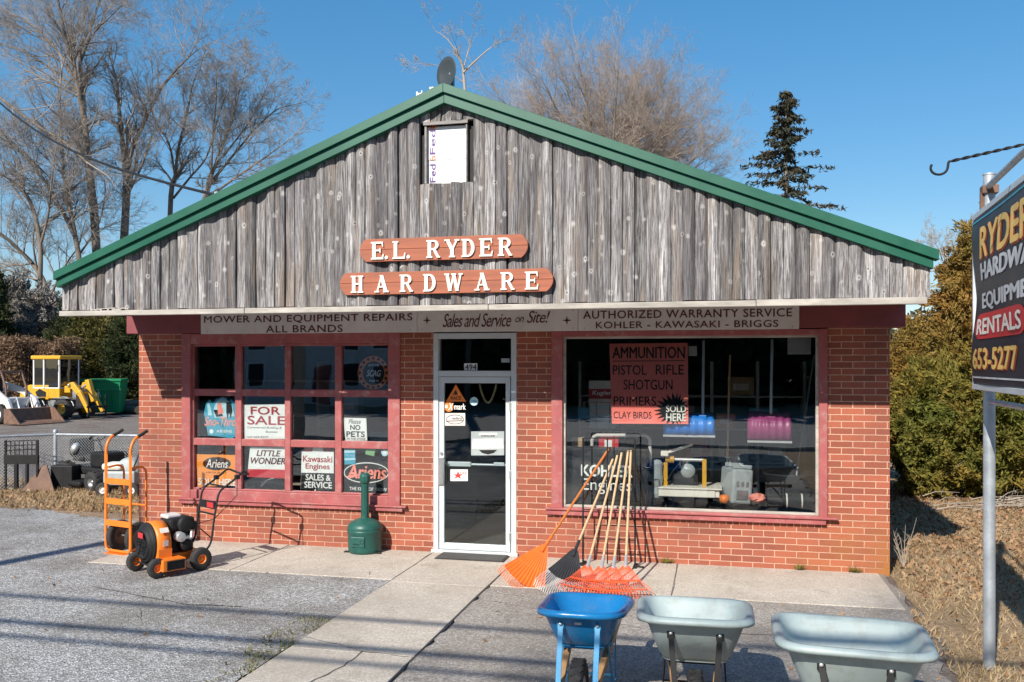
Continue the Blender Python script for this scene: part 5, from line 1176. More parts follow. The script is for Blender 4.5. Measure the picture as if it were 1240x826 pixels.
m = MB(); m.box((-.55,-.25,1.32), (-.05,.25,1.5)); m.box((-.65,-.25,1.5), (-.5,.25,2.1)); m.tube([(.3,0,1.32),(.15,0,1.75)], .03, 6); m.build('seat', M['black'], cab, bevel=.04)
for y in (-.36,.36):
    m = MB(); yy = y; pr = [(.75,1.30),(.85,1.52),(1.05,1.55),(1.45,1.15),(1.95,.32),(1.80,.26),(1.35,.95),(1.0,1.25)]; m.prism(pr, (0,yy+.06,0), t=.12); m.build('lift_arm', M['yellow'], ld, bevel=.015)
m = MB(); m.prism([(1.35,1.62),(1.55,1.66),(1.85,.75),(1.70,.70)], (0,.1,0), t=.2); m.box((.6,-.42,1.1), (.9,.42,1.38)); m.box((1.25,-.42,1.02), (1.38,.42,1.12)); m.build('tilt_link', M['yellow'], ld, bevel=.02)
m = MB(); m.tube([(.85,0,1.15),(1.5,0,1.5)], .055, 10); m.build('ram', M['steelpale'], ld)
m = MB(); m.box((1.90,-.55,.12), (1.96,.55,.22)); m.box((1.90,-.55,.48), (1.96,.55,.56)); m.box((1.905,-.5,.22), (1.955,-.44,1.0)); m.box((1.905,.44,.22), (1.955,.5,1.0)); m.tube([(1.93,-.2,.9),(1.7,-.2,1.1),(1.5,-.2,1.3)], .02, 5); m.tube([(1.93,.2,.9),(1.75,.25,1.2),(1.3,.2,1.35)], .02, 5)
for y in (-.4,.4): m.box((1.98,y-.06,.08), (2.9,y+.06,.13))
m.build('fork_carriage', M['black'], ld, bevel=.01)
for y in (-.45,.45): m = MB(); m.lathe([(.001,0),(.07,.0),(.075,.05),(.05,.09),(.001,.1)], (.93,y,1.42), (-1,0,0), 12); m.build('headlight', M['steelpale'], ld)
m = MB(); m.cbox((.5,-.66,2.1), (.05,.03,.26)); m.tube([(.42,-.52,2.25),(.5,-.66,2.25)], .012, 5); m.build('mirror', M['black'], cab)
# --- white and brown skid steer, partly out of frame
sp_ = G(6,512); sk = thing('skid_steer', 'white and brown skid steer loader with a rusty bucket, left of the yellow loader', 'skid steer', (sp_.x,sp_.y,-.01), rad(-8))
for x in (-.45,.45):
    for y in (-.6,.6): wheel('wheel', sk, (x,y,.38), (0,1,0), .38, .26, M['white'], .5, tread=12, n=22)
m = MB(); m.box((-1.1,-.45,.3), (.75,.45,1.0)); m.box((-1.3,-.5,.6), (-.5,.5,1.35)); m.build('body', M['offwhite'], sk, bevel=.04)
m = MB()
for y in (-.45,.45): m.tube([(-.6,y,1.0),(-.6,y,1.95),(.35,y,2.0),(.6,y,1.4),(.62,y,.9)], .05, 6)
m.box((-.65,-.5,1.95), (.38,.5,2.03)); cg = m.build('cab_frame', M['rust'], sk, bevel=.01)
m = MB(); m.box((-.5,-.3,1.0), (.0,.3,1.2)); m.box((-.58,-.3,1.2), (-.45,.3,1.75)); m.build('seat', M['black'], sk, bevel=.04)
for y in (-.62,.62): m = MB(); m.prism([(-1.2,1.5),(-1.0,1.65),(.3,1.35),(.95,.95),(1.25,.4),(1.1,.32),(.8,.75),(.2,1.15),(-1.0,1.35)], (0,y+.06,0), t=.12); m.build('lift_arm', M['offwhite'], sk, bevel=.015)
m = MB()
for y in (-.3,.3): m.tube([(.75,y,.6),(1.0,y,1.0),(1.15,y,.5)], .04, 6)
m.build('rams', M['steelpale'], sk)
m = MB(); m.prism([(1.15,.05),(2.05,.03),(1.9,.09),(1.3,.14),(1.24,.6),(1.15,.62)], (0,1.0,0), t=2.0)
for y in (-.98,1.02): m.prism([(1.2,.06),(2.0,.05),(1.45,.6),(1.2,.62)], (0,y,0), t=.04)
m.build('bucket', M['rust'], sk)
# --- green skip bin
dp = G(127,502); db = thing('dumpster', 'green steel dumpster behind the yellow loader', 'dumpster', (dp.x,dp.y,0), rad(25))
m = MB(); Lb, Wb = 1.05, .9
def frust(m, a, b, z0, z1):
    vs = [(-a[0],-a[1],z0),(a[0],-a[1],z0),(a[0],a[1],z0),(-a[0],a[1],z0),(-b[0],-b[1],z1),(b[0],-b[1],z1),(b[0],b[1],z1),(-b[0],b[1],z1)]
    m.add(vs, [(0,3,2,1),(0,1,5,4),(1,2,6,5),(2,3,7,6),(3,0,4,7)])
frust(m, (.98,.75), (1.10,.95), .12, 1.2); frust(m, (1.14,.99), (1.14,.99), 1.2, 1.3); frust(m, (1.10,.95), (1.14,1.0), 1.3, 1.68)
o = m.build('tub', M['dumpgreen'], db); md = o.modifiers.new('thick','SOLIDIFY'); md.thickness = .04
m = MB(); m.box((-1.19,-1.05,1.64), (1.19,-.97,1.74)); m.box((-1.19,.97,1.64), (1.19,1.05,1.74)); m.box((-1.19,-.97,1.641), (-1.11,.97,1.739)); m.box((1.11,-.97,1.641), (1.19,.97,1.739)); m.build('rim', M['dumpgreen'], db, bevel=.01)
m = MB()
for x in (-.7,0,.7): m.bar((x,-.80,.15), (x,-.99,1.2), .08, .05, up=(0,-1,0))
m.build('ribs', M['dumpgreen'], db)
m = MB(); m.prism([(-.25,-.15),(.25,-.15),(.25,.15),(-.25,.15)], (-.35,-.97,.95), (1,0,0), (0,-.18,.98), t=.01); m.build('notice_plate', M['white'], db)
m = MB(); m.box((-1.0,-.7,-.02), (-.85,.7,.13)); m.box((.85,-.7,-.02), (1.0,.7,.13)); m.build('skids', M['black'], db); db.scale = (.72,.80,.93)
# --- heap of logs beside the bin
for i in range(9):
    q = G(152+R.uniform(-3,13), 499+R.uniform(-1,2)); r = R.uniform(.10,.2); a = rad(R.uniform(-40,60)); d = Vector((math.cos(a),math.sin(a),R.uniform(-.1,.25)))*R.uniform(.5,1.0); z = .18+.13*(i//3)
    lg = thing('log', 'cut log in the heap beside the green dumpster', 'log', (q.x,q.y,z), 0, 'logs heaped beside the dumpster')
    m = MB(); m.tube([-d, -d*.3+Vector((0,.03,.02)), d*.4, d], [r,r*.96,r*.93,r*.9], 12); m.build('wood_body', M['bark'], lg)
    m = MB(); e = d.normalized(); m.lathe([(.001,.004),(r*.88,.004)], d, e, 12); m.lathe([(.001,.004),(r*.95,.004)], -d, -e, 12); m.build('cut_ends', M['hubwood'], lg)
# --- black steel frame, rusty ramp, riding mower behind the fence
p = G(26,596); bf = thing('mower_guard_frame', 'black steel frame with a slatted grille standing behind the fence', 'frame', (p.x,p.y,0), rad(14))
m = MB()
for x in (-.28,.28): m.box((x-.02,-.02,0), (x+.02,.02,.92))
m.box((-.30,-.03,.50), (.30,.03,.66)); m.box((-.12,-.03,.0), (-.06,.03,.5)); m.box((.08,-.03,.0), (.12,.03,.5)); m.box((-.35,-.3,.0), (.35,.3,.03)); m.build('frame', M['black'], bf, bevel=.006)
m = MB()
for k in range(8): x = -.26+.52*k/7; m.box((x-.006,-.012,.66), (x+.006,.0,.90))
for z in (.74,.82,.90): m.bar((-.28,0,z), (.28,0,z+.02), .016, .016)
m.build('grille', M['black'], bf)
p = G(51,597); rp = thing('steel_ramp', 'rusty triangular steel plough blade lying behind the fence', 'plough blade', (p.x,p.y,0), rad(5)); m = MB()
m.prism([(-.40,0),(.26,0),(-.02,.50),(-.10,.48)], (0,0,0), (1,0,0), (0,.35,.94), t=.03); m.build('blade', M['rust'], rp, bevel=.005)
m = MB(); m.box((.0,.22,.02), (.42,.5,.46)); m.build('bracket', M['black'], rp, bevel=.02)
p = G(118,592); mw = thing('riding_mower', 'black and chrome riding mower parked behind the fence post', 'mower', (p.x,p.y,0), rad(-20))
for q, r in (((-.38,-.36,.26),.26),((-.38,.36,.26),.26),((.42,-.32,.19),.19),((.42,.32,.19),.19)): wheel('wheel', mw, q, (0,1,0), r, .2, M['alu_dark'], .45, tread=10, n=20)
m = MB(); m.box((-.6,-.25,.28), (.65,.25,.42)); m.box((.1,-.22,.42), (.62,.22,.70)); m.build('body', M['black'], mw, bevel=.04)
m = MB(); m.box((-.45,-.22,.5), (-.1,.22,.6)); m.box((-.55,-.22,.58), (-.42,.22,.9)); m.build('seat', M['rubber'], mw, bevel=.04)
m = MB(); m.lathe([(.001,0),(.09,.01),(.11,.06),(.07,.11),(.001,.13)], (-.28,-.2,.72), (-.4,-.7,.4), 16); m.build('headlamp', M['steelpale'], mw)
m = MB(); m.box((-.25,-.5,.1), (.25,.5,.2)); m.build('cutting_deck', M['black'], mw, bevel=.04)
m = MB(); m.tube([(.15,0,.7),(.02,0,.92)], .02, 8); m.tube([(.0+.14*math.cos(k*.5236)*.3,.15*math.sin(k*.5236),.93+.13*math.cos(k*.5236)*.4) for k in range(13)], .014, 6); m.build('steering_wheel', M['black'], mw)
p = G(152,600); ms = thing('leaf_vacuum', 'grey and yellow machine housing with a handle behind the hand truck', 'machine', (p.x,p.y,0), rad(10))
m = MB(); m.box((-.28,-.25,.2), (.28,.25,.45)); m.lathe([(.001,-.2),(.2,-.2),(.22,0),(.2,.12),(.001,.14)], (.1,-.05,.45), (0,-1,0), 20); m.build('housing', M['greyplastic'], ms, bevel=.04)
m = MB(); m.box((-.3,-.27,.46), (.05,.1,.58)); m.build('cowl', M['cream'], ms, bevel=.05)
for x in (-.25,.25): wheel('wheel', ms, (x,-.28,.13), (0,1,0), .13, .08, M['offwhite'], .45)
m = MB(); m.tube([(.2,-.2,.4),(.4,-.2,.9),(.4,.2,.9),(.2,.2,.4)], .014, 6); m.build('handle', M['black'], ms)

# ================================================================== TREES, SHRUBS, GROUND COVER
def segmesh(name, segs, n, mat_, parent):
    P0 = np.array([s[0] for s in segs]); P1 = np.array([s[1] for s in segs]); r0 = np.array([s[2] for s in segs]); r1 = np.array([s[3] for s in segs])
    d = P1-P0; d /= np.maximum(np.linalg.norm(d,axis=1),1e-6)[:,None]
    ref = np.where(np.abs(d[:,2:3]) < .9, np.array([[0,0,1.]]), np.array([[1.,0,0]]))
    x = np.cross(d,ref); x /= np.linalg.norm(x,axis=1)[:,None]; y = np.cross(d,x); V = []
    for P, r in ((P0,r0),(P1,r1)):
        for k in range(n): a = 2*math.pi*k/n; V.append(P+(x*math.cos(a)+y*math.sin(a))*r[:,None])
    V = np.stack(V,1).reshape(-1,3); base = np.arange(len(P0))[:,None]*2*n
    F = np.concatenate([base+np.array([[i,(i+1)%n,n+(i+1)%n,n+i]]) for i in range(n)])
    return npmesh(name, V, F, mat_, parent, True)
def rv(): return Vector((R.gauss(0,1),R.gauss(0,1),R.gauss(0,1)))
def spline(pts, n=5):
    out = []; m = len(pts)
    for i in range(m-1):
        p0, p1, p2, p3 = pts[max(i-1,0)], pts[i], pts[i+1], pts[min(i+2,m-1)]
        for k in range(n):
            t = k/n; out.append(.5*((2*p1)+(p2-p0)*t+(2*p0-5*p1+4*p2-p3)*t*t+(3*p1-p0-3*p2+p3)*t**3))
    out.append(pts[-1]); return out
def grow(segs, twigs, p, d, L, r, lev, maxl, cnt, spread, up):
    n = 5 if lev < 1 else (3 if lev < 2 else 2); pts = [p]; dirs = [d]
    for i in range(n):
        d = (d+rv()*.13+Vector((0,0,up*.12))).normalized(); p = p+d*(L/n); pts.append(p); dirs.append(d)
    for i in range(n):
        a, b = r*(1-.75*i/n), r*(1-.75*(i+1)/n); (segs if lev < 2 else twigs).append((pts[i],pts[i+1],a,b))
    if lev >= maxl: return
    for k in range(cnt[lev]):
        t = R.uniform(.22,1.0); i = min(n-1,int(t*n)); q = pts[i].lerp(pts[i+1], t*n-i)
        a = dirs[i]; s = rv(); s = (s-a*s.dot(a)).normalized(); an = rad(R.uniform(*spread)); nd = (a*math.cos(an)+s*math.sin(an)).normalized()
        grow(segs, twigs, q, nd, L*R.uniform(.42,.68)*(1.15-.45*t), max(.0055,r*(1-.7*t)*.55), lev+1, maxl, cnt, spread, up)
def bare_tree(label, d, limbs, nm='bare_tree', dens=1.0, cnt=(7,6,3), Lb=3.5, up=.5, twm='twig', grp=None, spread=(22,50), jit=.06, barkm='bark', kids=True, rtw=1.5):
    """limbs: (list of photo pixels, radius at start, radius at end, first child fraction)"""
    dens *= 1.9; base = PD(*limbs[0][0][0], d); th = thing(nm, label, 'tree', (base.x,base.y,0), 0, grp); trunk = []; segs = []; twigs = []
    for li, (px, r0, r1, f0) in enumerate(limbs):
        dz = R.uniform(-1,1)*d*jit if li else 0
        pts = [PD(a,b,d+dz*(i/len(px))+R.gauss(0,.12)) for i,(a,b) in enumerate(px)]
        sp = spline(pts, 5); N_ = len(sp)-1; tot = sum((sp[i+1]-sp[i]).length for i in range(N_)); acc = 0
        for i in range(N_):
            a, b = r0+(r1-r0)*i/N_, r0+(r1-r0)*(i+1)/N_; trunk.append((sp[i],sp[i+1]+(sp[i+1]-sp[i])*.04,a*.85,b*.85))
            l = (sp[i+1]-sp[i]).length; acc += l
            if i/N_ < f0: continue
            k = dens*l*1.15; k = int(k)+(R.random() < k-int(k))
            for _ in range(k):
                q = sp[i].lerp(sp[i+1], R.random()); a_ = (sp[i+1]-sp[i]).normalized(); s = rv(); s = (s-a_*s.dot(a_)).normalized(); an = rad(R.uniform(28,62))
                fr = i/N_; grow(segs, twigs, q, a_*math.cos(an)+s*math.sin(an), Lb*R.uniform(.6,1.15)*(1.15-.55*fr), max(.016,min(.09,a*.45)), 0, 3, cnt, spread, up)
        grow(segs, twigs, sp[-1], (sp[-1]-sp[-2]).normalized(), Lb*.9, r1, 0, 3, cnt, spread, up)
    segmesh('trunk', trunk, 10, M[barkm], th)
    if segs: segmesh('branches', segs, 4, M[twm if barkm == 'bark' else barkm], th)
    if twigs: segmesh('twigs', [(a,b,r*rtw,q*rtw) for a,b,r,q in twigs], 3, M[twm], th)
    return th
GT = 'bare trees left of the store'
bare_tree('tallest bare tree left of the store, forking high with crown out of the photo', 54, [
    ([(124,500),(118,330),(113,250),(106,190),(101,140)], .33,.24,.6), ([(101,140),(92,95),(82,55),(72,10),(60,-60)], .19,.05,.1), ([(103,150),(98,95),(97,60),(110,30),(121,0),(132,-45)], .17,.04,.15),
    ([(98,110),(72,65),(40,32),(8,14),(-40,0)], .12,.03,.1), ([(96,112),(60,82),(22,60),(-30,45)], .11,.03,.1), ([(98,75),(112,42),(138,16),(150,4)], .08,.02,.2)], dens=1.15, grp=GT)
bare_tree('bare tree with one long leaning limb reaching right, left of the store roof', 56, [
    ([(148,500),(149,330),(152,260),(154,215)], .34,.26,.7), ([(154,215),(160,180),(176,145),(192,112),(212,86),(226,72)], .20,.06,.25), ([(226,72),(219,52),(213,40)], .05,.02,.1), ([(226,72),(240,60),(262,50)], .05,.02,.1),
    ([(153,225),(149,180),(146,150),(143,118)], .22,.12,.35), ([(155,235),(172,200),(182,170),(190,150)], .10,.03,.2), ([(152,260),(160,215),(165,190)], .12,.03,.3)], dens=1.0, grp=GT)
rt_ = bare_tree('round crowned bare tree rising behind the left roof slope', 60, [
    ([(206,500),(206,260),(212,215)], .22,.18,.6), ([(212,215),(216,180),(226,140),(234,100),(242,85)], .13,.03,.2), ([(212,215),(205,175),(190,150),(182,130)], .09,.03,.2), ([(210,240),(230,215),(250,190),(262,150),(275,110)], .10,.03,.2)], dens=1.2, grp=GT, Lb=2.8)
bare_tree('wide fan shaped bare tree leaning right above the left roof slope', 58, [
    ([(238,500),(242,280),(248,240)], .22,.18,.7), ([(248,240),(264,190),(280,150),(290,110),(296,90)], .13,.03,.15), ([(252,225),(285,185),(310,155),(335,133),(352,128)], .11,.03,.15), ([(248,242),(290,212),(322,190),(352,168)], .10,.03,.15), ([(256,210),(258,160),(262,120),(262,95)], .09,.03,.15), ([(270,190),(300,150),(318,118),(325,100)], .08,.02,.1)], dens=1.35, grp=GT, Lb=2.6)
bare_tree('slim bare tree with pale bark between the two tallest trees', 53, [
    ([(100,500),(98,340),(88,270),(78,215),(74,160),(72,110)], .22,.07,.35), ([(92,290),(60,228),(28,188),(-10,158)], .13,.05,.2), ([(78,200),(90,160),(96,130)], .06,.02,.2), ([(95,310),(120,270),(128,230)], .08,.03,.2)], dens=1.1, grp=GT)
bare_tree('bare tree leaning in from the left edge of the photo', 52, [
    ([(45,500),(48,360),(48,290),(34,240),(4,212),(-40,190)], .20,.06,.4), ([(48,300),(58,262),(62,225),(66,190)], .10,.03,.2), ([(30,238),(26,200),(10,170)], .07,.02,.2), ([(-60,60),(0,118),(42,150),(78,172),(104,196)], .12,.05,.3), ([(-50,130),(0,160),(50,205),(85,240)], .09,.03,.2)], dens=1.1, grp=GT)
bare_tree('low leaning bare tree at the left edge of the yard', 55, [
    ([(70,500),(66,390),(55,345),(38,318),(20,300)], .22,.12,.4), ([(38,318),(10,290),(-20,270)], .1,.04,.2), ([(60,360),(80,320),(95,300)], .1,.03,.2), ([(46,330),(40,290),(48,250)], .08,.03,.2)], dens=1.1, grp=GT)
bare_tree('small pale bare tree behind the satellite dish', 46, [
    ([(569,500),(566,160),(563,110),(561,84)], .12,.07,.8), ([(561,84),(552,62),(540,46),(528,38)], .05,.015,.2), ([(561,88),(580,70),(594,58),(608,50)], .06,.015,.3), ([(562,100),(530,80),(514,78)], .04,.012,.3), ([(562,80),(568,58),(572,42)], .04,.012,.2)], dens=.7, cnt=(5,4,2), grp='bare trees behind the store', Lb=1.5, barkm='paletw', twm='paletw', jit=.01)
fan = [([(738,500),(738,330),(736,290)], .40,.34,.9)]
for tx, ty in ((598,108),(622,88),(645,72),(672,64),(698,60),(724,62),(750,68),(778,78),(805,92),(828,112),(850,138),(868,170),(880,196),(640,120),(700,110),(760,112),(810,140),(610,150),(832,120),(846,152),(792,92),(772,86),(862,188),(820,150),(780,120),(730,90)):
    mx_ = 736+(tx-736)*.42; fan.append(([(736,300),(736+(tx-736)*.16,255),(mx_,300-(300-ty)*.52),(736+(tx-736)*.76,300-(300-ty)*.8),(736+(tx-736)*.92,300-(300-ty)*.93)], .15,.025,.35))
bare_tree('broad round crowned bare tree with reddish twigs behind the store', 62, fan, dens=1.5, cnt=(7,6,3), Lb=3.7, rtw=.9, up=.55, twm='twigred', grp='bare trees behind the store', jit=.10)
bare_tree('fine twigged bare tree beyond the right corner of the roof', 60, [([(1150,500),(1148,360),(1146,330)], .14,.1,.8), ([(1146,335),(1138,305),(1132,295)], .06,.02,.2), ([(1146,335),(1158,300),(1165,290)], .06,.02,.2)], dens=1.0, Lb=2.0, grp='bare trees behind the store', twm='paletw')

def cards(name, C, size, mat_, parent, aspect=1.6, dirs=None, flat=.0):
    """many leaf sized four sided faces at the points C"""
    n = len(C); a = NR.normal(size=(n,3)) if dirs is None else dirs+NR.normal(size=(n,3))*.45
    a /= np.linalg.norm(a,axis=1)[:,None]; b = NR.normal(size=(n,3)); b -= a*(a*b).sum(1)[:,None]; b /= np.linalg.norm(b,axis=1)[:,None]
    s = size*NR.uniform(.55,1.3,(n,1)); u = a*s*aspect; v = b*s*.5
    V = np.stack([C-u*.5, C+v*.7-u*.05, C+u*.5, C-v*.7-u*.05],1).reshape(-1,3); F = np.arange(n*4).reshape(n,4)
    return npmesh(name, V, F, mat_, parent, True)
def clumpcloud(c, rx, ry, rz, ncl, per, cr, shell=.55, bottom=-1, cone=0, jd=0.0):
    out = []; dr = []
    while len(out) < ncl:
        p = NR.normal(size=3); p /= np.linalg.norm(p); p *= NR.uniform(shell,1)**.6
        if p[2] < bottom: continue
        k = 1-cone*(p[2]+1)/2; q = np.array([c[0]+p[0]*rx*k, c[1]+p[1]*ry*k, c[2]+p[2]*rz]); out.append(q); dr.append(p*np.array([1,1,.6])+np.array([0,0,.35]))
    O = np.array(out); D = np.array(dr); rr = cr*NR.uniform(.5,1.35,(ncl,1,1))
    D = D+NR.normal(size=D.shape)*jd
    Du = D/np.linalg.norm(D,axis=1)[:,None]; tt = NR.uniform(-1,1,(ncl,per,1))
    C = (O[:,None,:]+Du[:,None,:]*tt*rr*2.0+NR.normal(size=(ncl,per,3))*rr*.55*(1-.65*np.maximum(tt,0))).reshape(-1,3); DD = np.repeat(D,per,0)
    return C, DD
def shrub(name, label, base, rx, ry, h, mat_, cat='shrub', ncl=260, per=60, cr=.16, size=.09, cone=.6, grp=None, trunk=True, mat2=None, jd=.5, asp=2.3, shell=.55):
    th = thing(name, label, cat, base, 0, grp); c = (base[0],base[1],base[2]+h*.5)
    C, D = clumpcloud(c, rx, ry, h*.5, ncl, per, cr, shell, -1, cone, jd); C[:,2] = np.maximum(C[:,2], base[2]+.03)
    if mat2 is None: cards('foliage', C, size, mat_, th, asp, D)
    else:
        k = (NR.uniform(size=len(C)) < .5); cards('foliage', C[k], size, mat_, th, 1.9, D[k]); cards('inner_foliage', C[~k], size, mat2, th, 1.9, D[~k])
    m = MB(); b = Vector(base); m.tube([b, b+Vector((.05,.03,h*.4)), b+Vector((0,0,h*.85))], [.09*h/4,.06*h/4,.015], 8)
    for k in range(10):
        a = R.uniform(0,6.28); z = h*R.uniform(.12,.75); rr = rx*(1-cone*z/h)*.8; m.tube([b+Vector((0,0,z*.8)), b+Vector((math.cos(a)*rr*.5,math.sin(a)*rr*.5,z+.1)), b+Vector((math.cos(a)*rr,math.sin(a)*rr,z+.35))], [.03,.02,.006], 5)
    m.build('trunk', M['bark'], th, True); return th
GA = 'arborvitae shrubs right of the store'
def at(px, py): q = G(px, py); return (q.x,q.y,0)
q = PD(1112,560,17.2); shrub('arborvitae', 'bronze arborvitae nearest the store wall', (q.x,q.y,0), 1.0,1.0,3.15, M['arb'], ncl=300, per=230, cr=.12, size=.038, shell=.35, cone=.65, grp=GA)
q = PD(1178,560,16.2); shrub('arborvitae', 'tallest arborvitae, bronze above and green low down, behind the sign post', (q.x,q.y,0), 1.35,1.2,4.75, M['arb'], ncl=560, per=230, cr=.13, size=.040, shell=.35, cone=.72, grp=GA)
q = PD(1130,575,15.2); shrub('arborvitae', 'low green arborvitae in front of the bronze ones', (q.x,q.y,0), 1.0,.9,2.4, M['arbgreen'], ncl=310, per=230, cr=.115, size=.038, shell=.35, cone=.45, grp=GA)
q = PD(1215,580,14.8); shrub('arborvitae', 'green arborvitae at the right edge of the photo, below the sign', (q.x,q.y,0), 1.25,1.1,2.7, M['arbgreen'], ncl=400, per=230, cr=.12, size=.038, shell=.35, cone=.45, grp=GA)
q = PD(1262,580,16.5); shrub('arborvitae', 'bronze green arborvitae beyond the sign at the right edge', (q.x,q.y,0), 1.5,1.3,4.6, M['arb'], ncl=420, per=200, cr=.14, size=.042, shell=.35, cone=.6, grp=GA)
# spruce
def spruce(label, px, py_top, d, base_w):
    b = PD(px,442,d); top = PD(px,py_top,d); th = thing('spruce_tree', label, 'tree', (b.x,b.y,0)); H = top.z; segs = []; C = []; D = []
    z = H*.18
    while z < H-.1:
        f = 1-z/H; L0 = base_w*(f**.85)+.12; nb = 6 if f > .1 else 4
        for k in range(nb):
            a = R.uniform(0,6.28); L = L0*R.uniform(.45,1.15); p = Vector((b.x,b.y,z+R.uniform(-.15,.15))); o = Vector((math.cos(a),math.sin(a),0)); n = 6; last = p
            for i in range(1,n+1):
                t = i/n; e = p+o*L*t+Vector((0,0,.18*L*t-.34*L*t*t+.12*L*t**3)); segs.append((last,e,.035*(1-t*.8)*(f+.3),.03*(1-t*.8)*(f+.3))); 
                if t > .15:
                    for _ in range(int(6+7*t*min(1.2,L))): C.append(e.lerp(last,R.random())+Vector((R.gauss(0,.10),R.gauss(0,.10),-abs(R.gauss(0,.13))))); D.append(o*.5+Vector((R.gauss(0,.5),R.gauss(0,.5),-.55)))
                last = e
        z += .70*(.55+f)
    m = MB(); m.tube([(b.x,b.y,0),(b.x,b.y,H*.5),(b.x,b.y,H)], [.28,.16,.02], 10); m.build('trunk', M['bark'], th, True)
    segmesh('branches', segs, 4, M['bark'], th); cards('foliage', np.array([tuple(c) for c in C]), .17, M['spruce'], th, 2.4, np.array([tuple(c) for c in D])); return th
spruce('dark spruce tree rising behind the right roof slope', 952, 106, 58, 8.8)
# dark evergreens and hedge at the back of the yard
GE = 'evergreens along the back of the yard'
for label, px, d, rx, ry, h, mt_, ncl in (
    ('olive green juniper directly behind the dumpster', 128, 46, 2.6,2.0,6.2, 'olive', 420), ('dark cedar beside the corner of the store', 176, 44, 2.4,2.0,5.6, 'cedar', 420),
    ('grey leafless thicket standing above the brown hedge', 52, 50, 2.4,2.2,6.6, 'greybrush', 300), ('grey leafless thicket at the left, beyond the skid steer', 18, 51, 2.2,2.0,7.4, 'greybrush', 260), ('dark cedar at the left edge of the photo', -8, 47, 1.2,1.2,7.2, 'cedar', 200),
    ('dark cedar behind the cab of the yellow loader', 95, 47, 2.2,2.0,5.2, 'cedar', 380),
    ('greyish cedar with bare patches beside the store corner', 155, 49, 1.5,1.5,6.0, 'cedar2', 260), ('dark cedar hidden mostly by the store wall', 225, 47, 3.2,2.5,5.6, 'cedar', 320)):
    q = PD(px,500,d); shrub('evergreen_tree', label, (q.x,q.y,0), rx, ry, h, M[mt_], 'tree', ncl, 150, .30, .085, .45, GE)
for label, px, d, rx, h in (('clipped brown hedge behind the cab of the yellow loader', 58, 42.5, 1.3,3.3), ('clipped brown hedge behind the skid steer', 5, 42, 1.4,3.4)):
    q = PD(px,500,d); th = thing('brown_hedge', label, 'hedge', (q.x,q.y,0), 0, 'brown hedges at the back of the yard')
    C = NR.uniform(-1,1,(17000,3))*np.array([rx,.9,.5])+np.array([q.x,q.y,0]); C[:,2] = NR.uniform(0,1,17000)**.7*h*(1-.06*np.sin(C[:,0]*3)); C += NR.normal(size=C.shape)*.08
    cards('foliage', C, .10, M['brownhedge'], th, 1.6)
    m = MB()
    for k in range(14): x = q.x+R.uniform(-rx,rx); m.tube([(x,q.y,0),(x+R.uniform(-.3,.3),q.y+R.uniform(-.3,.3),h*.8)], [.04,.01], 5)
    m.build('stems', M['bark'], th, True)
# far tree line round the site and across the street
def belt(name, x0, x1, y0, y1, n, hmin, hmax, mt_, size, per=26):
    C = []
    for i in range(n):
        x = NR.uniform(x0,x1); y = NR.uniform(y0,y1); h = NR.uniform(hmin,hmax)
        C.append(np.array([x,y,0])+NR.normal(size=(per,3))*np.array([1.4,1.0,0])+np.stack([np.zeros(per),np.zeros(per),NR.uniform(0,1,per)**.8*h],1))
    o = cards(name, np.concatenate(C), size, M[mt_], None, 1.4); o['kind'] = 'stuff'; tag(o, 'far dark mass of trees closing the view along the horizon', 'tree line'); return o
belt('far_woods', -110, 140, 75, 100, 900, 4, 9, 'cedar2', .75, 40)
o = belt('street_side_woods', -75, 80, -50, -42, 1500, 7, 13, 'cedar', 1.0, 60); o['label'] = 'dark belt of evergreens across the street, seen only in reflections'
# across the street, seen in the window reflections
for lab, x, y, a in (('bare tree across the street opposite the left window',-13,-35,40),('bare tree across the street opposite the right window',5,-36,150),('bare tree far along the street behind the camera',-30,-37,250)):
    dup(rt_, (x,y,0), rad(a), lab)
hs_ = thing('clapboard_house', 'pale clapboard house across the street, seen only in reflections', 'house', (-22,-39,0)); m = MB(); m.box((-5,-3,0), (5,3,4.6)); m.prism([(-3,4.6),(3,4.6),(0,6.8)], (-5,0,0), (0,1,0), (0,0,1), t=10); m.build('wall', M['offwhite'], hs_)
m = MB()
for s in (-1,1): m.bar((-5.3,s*1.7,5.75), (5.3,s*1.7,5.75), 4.3, .12, up=(0,s*.59,.81))
m.build('roof', M['alu_dark'], hs_)
for x in (-3.6,-1.4,2.2,3.9):
    for z in (1.1,3.1):
        m = MB(); m.box((x-.5,3.0,z), (x+.5,3.05,z+1.2)); f = m.build('window', M['white'], hs_); m = MB(); m.box((x-.42,3.05,z+.08), (x+.42,3.055,z+1.12)); m.build('pane', M['black'], f)
m = MB(); m.box((-.1,3.0,.1), (.9,3.06,2.2)); m.build('door', M['maroon'], hs_)
# dry weeds, twigs, leaves and grass
def area(n, x0, x1, y0, y1): return np.stack([NR.uniform(x0,x1,n), NR.uniform(y0,y1,n), np.zeros(n)],1)
def stuff(o, label, cat): o['kind'] = 'stuff'; return tag(o, label, cat)
def blades(name, C, h, mat_):
    n = len(C); a = NR.uniform(0,6.28,n); w_ = .006*NR.uniform(.6,1.4,n); hh = h*NR.uniform(.4,1.3,n); ln = NR.normal(size=(n,2))*.6
    dx = np.stack([np.cos(a)*w_,np.sin(a)*w_,np.zeros(n)],1); tip = C+np.stack([ln[:,0]*hh,ln[:,1]*hh,hh],1)
    V = np.stack([C-dx,C+dx,tip],1).reshape(-1,3); return npmesh(name, V, np.arange(n*3).reshape(n,3), mat_)
def keep(C, f, p): return C[NR.uniform(size=len(C)) < p*f(C)]
def patchy(C): return .5+.5*np.sin(C[:,0]*2.3+1.3*np.sin(C[:,1]*1.7))*np.sin(C[:,1]*2.9+.7)
